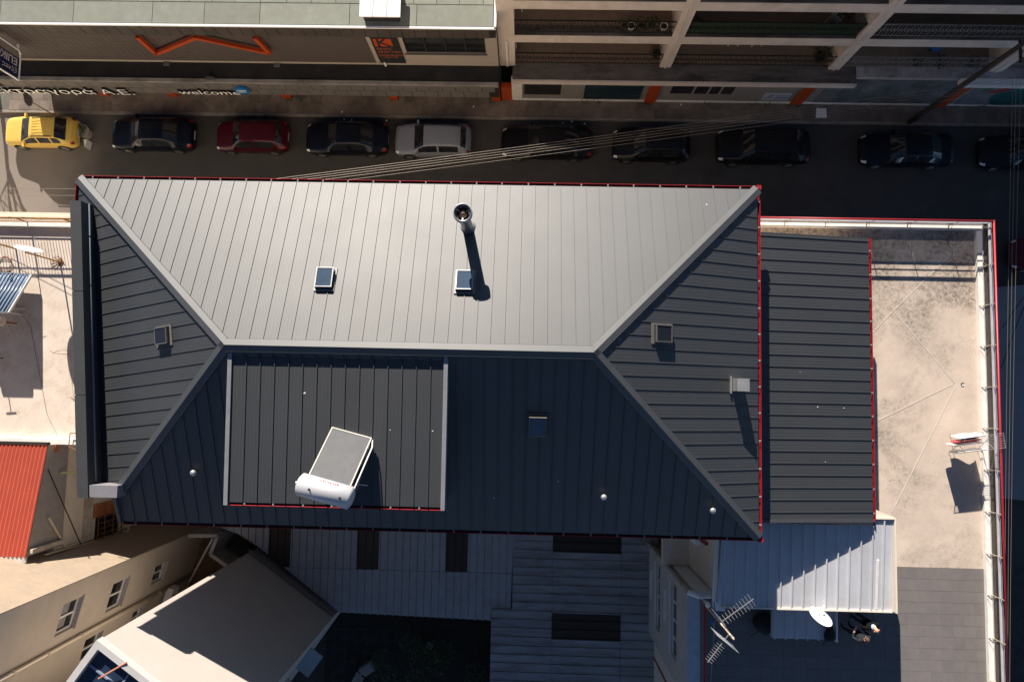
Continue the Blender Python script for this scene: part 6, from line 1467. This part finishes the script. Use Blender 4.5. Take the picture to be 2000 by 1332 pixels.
# ================================================================ PEOPLE ON THE TERRACE
def person(label, foot, height, rz, top_m, leg_m, skin_m, hair_m, pose, bald=False, collar=None):
    """Skinned skeleton evaluated to one continuous mesh; materials by region; hair and collar are children."""
    s = height / 1.75
    J = {'pel': (0,0,.95), 'wst': (0,-.01,1.08), 'chs': (0,.0,1.28), 'nkb': (0,.01,1.46), 'nk': (0,.025,1.53), 'hd': (0,.04,1.62), 'ht': (0,.045,1.72),
         'hl': (-.10,0,.92), 'kl': (-.11,.03,.50), 'al': (-.12,-.02,.09), 'tl': (-.13,.16,.04), 'hr': (.10,0,.92), 'kr': (.12,.02,.50), 'ar': (.13,-.03,.09), 'tr': (.15,.14,.04),
         'sl': (-.19,0,1.42), 'sr': (.19,0,1.42)}
    J.update(pose)
    E = [('pel','wst'),('wst','chs'),('chs','nkb'),('nkb','nk'),('nk','hd'),('hd','ht'),('pel','hl'),('hl','kl'),('kl','al'),('al','tl'),('pel','hr'),('hr','kr'),('kr','ar'),('ar','tr'),
         ('chs','sl'),('sl','el'),('el','wl'),('wl','pl'),('chs','sr'),('sr','er'),('er','wr'),('wr','pr')]
    rad = dict(pel=(.155,.12), wst=(.145,.105), chs=(.17,.12), nkb=(.085,.075), nk=(.058,.06), hd=(.075,.092), ht=(.055,.07), hl=(.09,.095), kl=(.062,.065), al=(.045,.05), tl=(.042,.03), hr=(.09,.095), kr=(.062,.065), ar=(.045,.05), tr=(.042,.03),
               sl=(.072,.075), sr=(.072,.075), el=(.052,.052), er=(.052,.052), wl=(.036,.036), wr=(.036,.036), pl=(.036,.022), pr=(.036,.022))
    # fingers
    for sd in 'lr':
        w_, p_ = Vector(J['w'+sd]), Vector(J['p'+sd]); d = (p_-w_).normalized(); side = d.cross(Vector((0,0,1))); side = side.normalized() if side.length > .1 else Vector((1,0,0)); dn = side.cross(d)
        for i, (o_, ln) in enumerate(((-.030,.062),(-.010,.075),(.010,.070),(.030,.052))):
            a = p_ + side*o_ + d*.012; b2 = a + d*ln*.55 + dn*.005; c = b2 + (d*.75 - Vector((0,0,.5)))*ln*.5
            for nme, q in (('f%d%sa' % (i, sd), a), ('f%d%sb' % (i, sd), b2), ('f%d%sc' % (i, sd), c)): J[nme] = tuple(q); rad[nme] = (.0095, .0095)
            E += [('p'+sd, 'f%d%sa' % (i, sd)), ('f%d%sa' % (i, sd), 'f%d%sb' % (i, sd)), ('f%d%sb' % (i, sd), 'f%d%sc' % (i, sd))]
        sg = 1 if sd == 'l' else -1
        a = w_.lerp(p_, .5) + side*sg*.03; b2 = a + (d*.6 + side*sg*.8).normalized()*.05
        J['t%sa' % sd] = tuple(a); J['t%sb' % sd] = tuple(b2); rad['t%sa' % sd] = (.012,.012); rad['t%sb' % sd] = (.0095,.0095); E += [('w'+sd, 't%sa' % sd), ('t%sa' % sd, 't%sb' % sd)]
    names = list(J); idx = {n: i for i, n in enumerate(names)}
    me = bpy.data.meshes.new('person_body'); me.from_pydata([Vector(J[n])*s for n in names], [(idx[a], idx[b]) for a, b in E], []); me.update()
    o = bpy.data.objects.new('tmp', me); col.objects.link(o)
    sk = o.modifiers.new('skin', 'SKIN'); sk.use_smooth_shade = True; sb = o.modifiers.new('sub', 'SUBSURF'); sb.levels = 2; sb.render_levels = 2
    for n in names:
        v = me.skin_vertices[0].data[idx[n]]; v.radius = (rad[n][0]*s, rad[n][1]*s); v.use_root = (n == 'pel')
    dg = bpy.context.evaluated_depsgraph_get(); dg.update(); bm2 = bpy.data.meshes.new_from_object(o.evaluated_get(dg))
    bpy.data.objects.remove(o)
    bm2.materials.clear()
    for m_ in (top_m, leg_m, skin_m, plastic_black): bm2.materials.append(m_)
    W_ = [Vector(J[k])*s for k in ('wl','wr','pl','pr')]
    for p in bm2.polygons:
        p.use_smooth = True; c = p.center
        if c.z > 1.50*s: p.material_index = 2
        elif min((c-w).length for w in W_) < .085*s and c.z > .6*s: p.material_index = 2
        elif c.z < .10*s: p.material_index = 3
        elif c.z < .94*s and abs(c.x) < .26*s and all((c-w).length > .12*s for w in W_): p.material_index = 1
        else: p.material_index = 0
    t = thing('person', label, 'person', foot, rz, 'people standing on the terrace')
    bo = bpy.data.objects.new('body', bm2); col.objects.link(bo); bo.parent = t
    hd = Vector(J['hd'])*s; fw = (Vector(J['ht']) - Vector(J['nk'])).normalized()
    # face details: nose, ears, eyes, mouth
    fd = MB(); fwd = Vector((0,1,0)); hc_ = hd + Vector((0,.02,.02))*s
    fd.lathe(hc_ + Vector((0,.078,-.005))*s, [(.016*s,0),(.012*s,.012*s),(.004*s,.026*s)], n=8, axis=(0,1,-.3))
    for sx in (-1, 1): fd.obox(hc_ + Vector((sx*.083,-.01,-.005))*s, (.008*s,0,0), (0,.02*s,0), (0,0,.032*s))
    fd.build('nose_and_ears', skin_m, t, smooth=True, local=True)
    ey = MB()
    for sx in (-1, 1): ey.lathe(hc_ + Vector((sx*.03,.084,.02))*s, [(.011*s,0),(.006*s,.006*s)], n=8, axis=(0,1,0))
    ey.obox(hc_ + Vector((0,.083,-.045))*s, (.022*s,0,0), (0,.004*s,0), (0,0,.004*s)); ey.build('eyes_and_mouth', plastic_black, t, local=True)
    if not bald:
        vs = []; fs = []; n = 16; K = 6; rr2 = random.Random(3)
        for k in range(K+1):
            ph = (math.pi*.62)*k/K
            for i in range(n):
                a = 2*math.pi*i/n; r_ = math.sin(ph)*.094*s*(1+rr2.uniform(-.05,.05)); low = (k == K)
                front = max(0, math.sin(a))
                z_ = math.cos(ph)*.105*s + (front*.045*s if k >= K-1 else 0)
                vs.append(hc_ + Vector((math.cos(a)*r_*.95, math.sin(a)*r_*1.12 - .008*s, z_ + .012*s)))
        for k in range(K):
            for i in range(n): fs.append((k*n+i, k*n+(i+1)%n, (k+1)*n+(i+1)%n, (k+1)*n+i))
        MB().add(vs, fs).build('hair', hair_m, t, smooth=True, local=True)
    if collar:
        MB().lathe(Vector(J['nkb'])*s + Vector((0,0,.01)), [(.095*s,-.03*s),(.085*s,.0),(.078*s,.045*s),(.066*s,.045*s)], n=16).build('collar', collar, t, smooth=True, local=True)
    return t
skin = mat('skin', (.52,.28,.19), rough=.55, var=.05)
hairb = mat('brown_hair', (.06,.035,.02), rough=.7, var=.3, scale=30)
jacket = mat('black_jacket', (.006,.006,.007), rough=.9, spec=.1); jeans = mat('dark_jeans', (.022,.028,.045), rough=.9, var=.2); shirt = mat('grey_blue_shirt', (.018,.022,.028), rough=.95, spec=.1, var=.1)
lblue = mat('pale_blue_shirt', (.42,.54,.68), rough=.9)
h1 = at(1712, 1228, ZT+1.68); h2 = at(1697, 1251, ZT+1.68)
ang1 = R(-160); ang2 = R(35)
person('bald person in a black jacket with pale blue collar standing by the porch edge', (h1.x, h1.y, ZT+.008), 1.76, R(200), jacket, jeans, skin, hairb,
       dict(el=(-.27,.03,1.14), wl=(-.14,.22,1.08), pl=(-.07,.29,1.10), er=(.27,.05,1.14), wr=(.15,.24,1.02), pr=(.08,.31,1.04), hd=(0,.07,1.61), ht=(0,.09,1.71)), bald=True, collar=lblue)
person('brown-haired person in a dark grey-blue shirt facing the bald one', (h2.x-.02, h2.y-.05, ZT+.008), 1.74, R(20), shirt, jeans, skin, hairb,
       dict(el=(-.26,.06,1.15), wl=(-.12,.26,1.12), pl=(-.05,.32,1.14), er=(.27,-.02,1.14), wr=(.24,.14,.96), pr=(.23,.21,.93), hd=(0,.06,1.615), ht=(0,.085,1.715)))
# clothes pegs etc. removed from view: nothing else
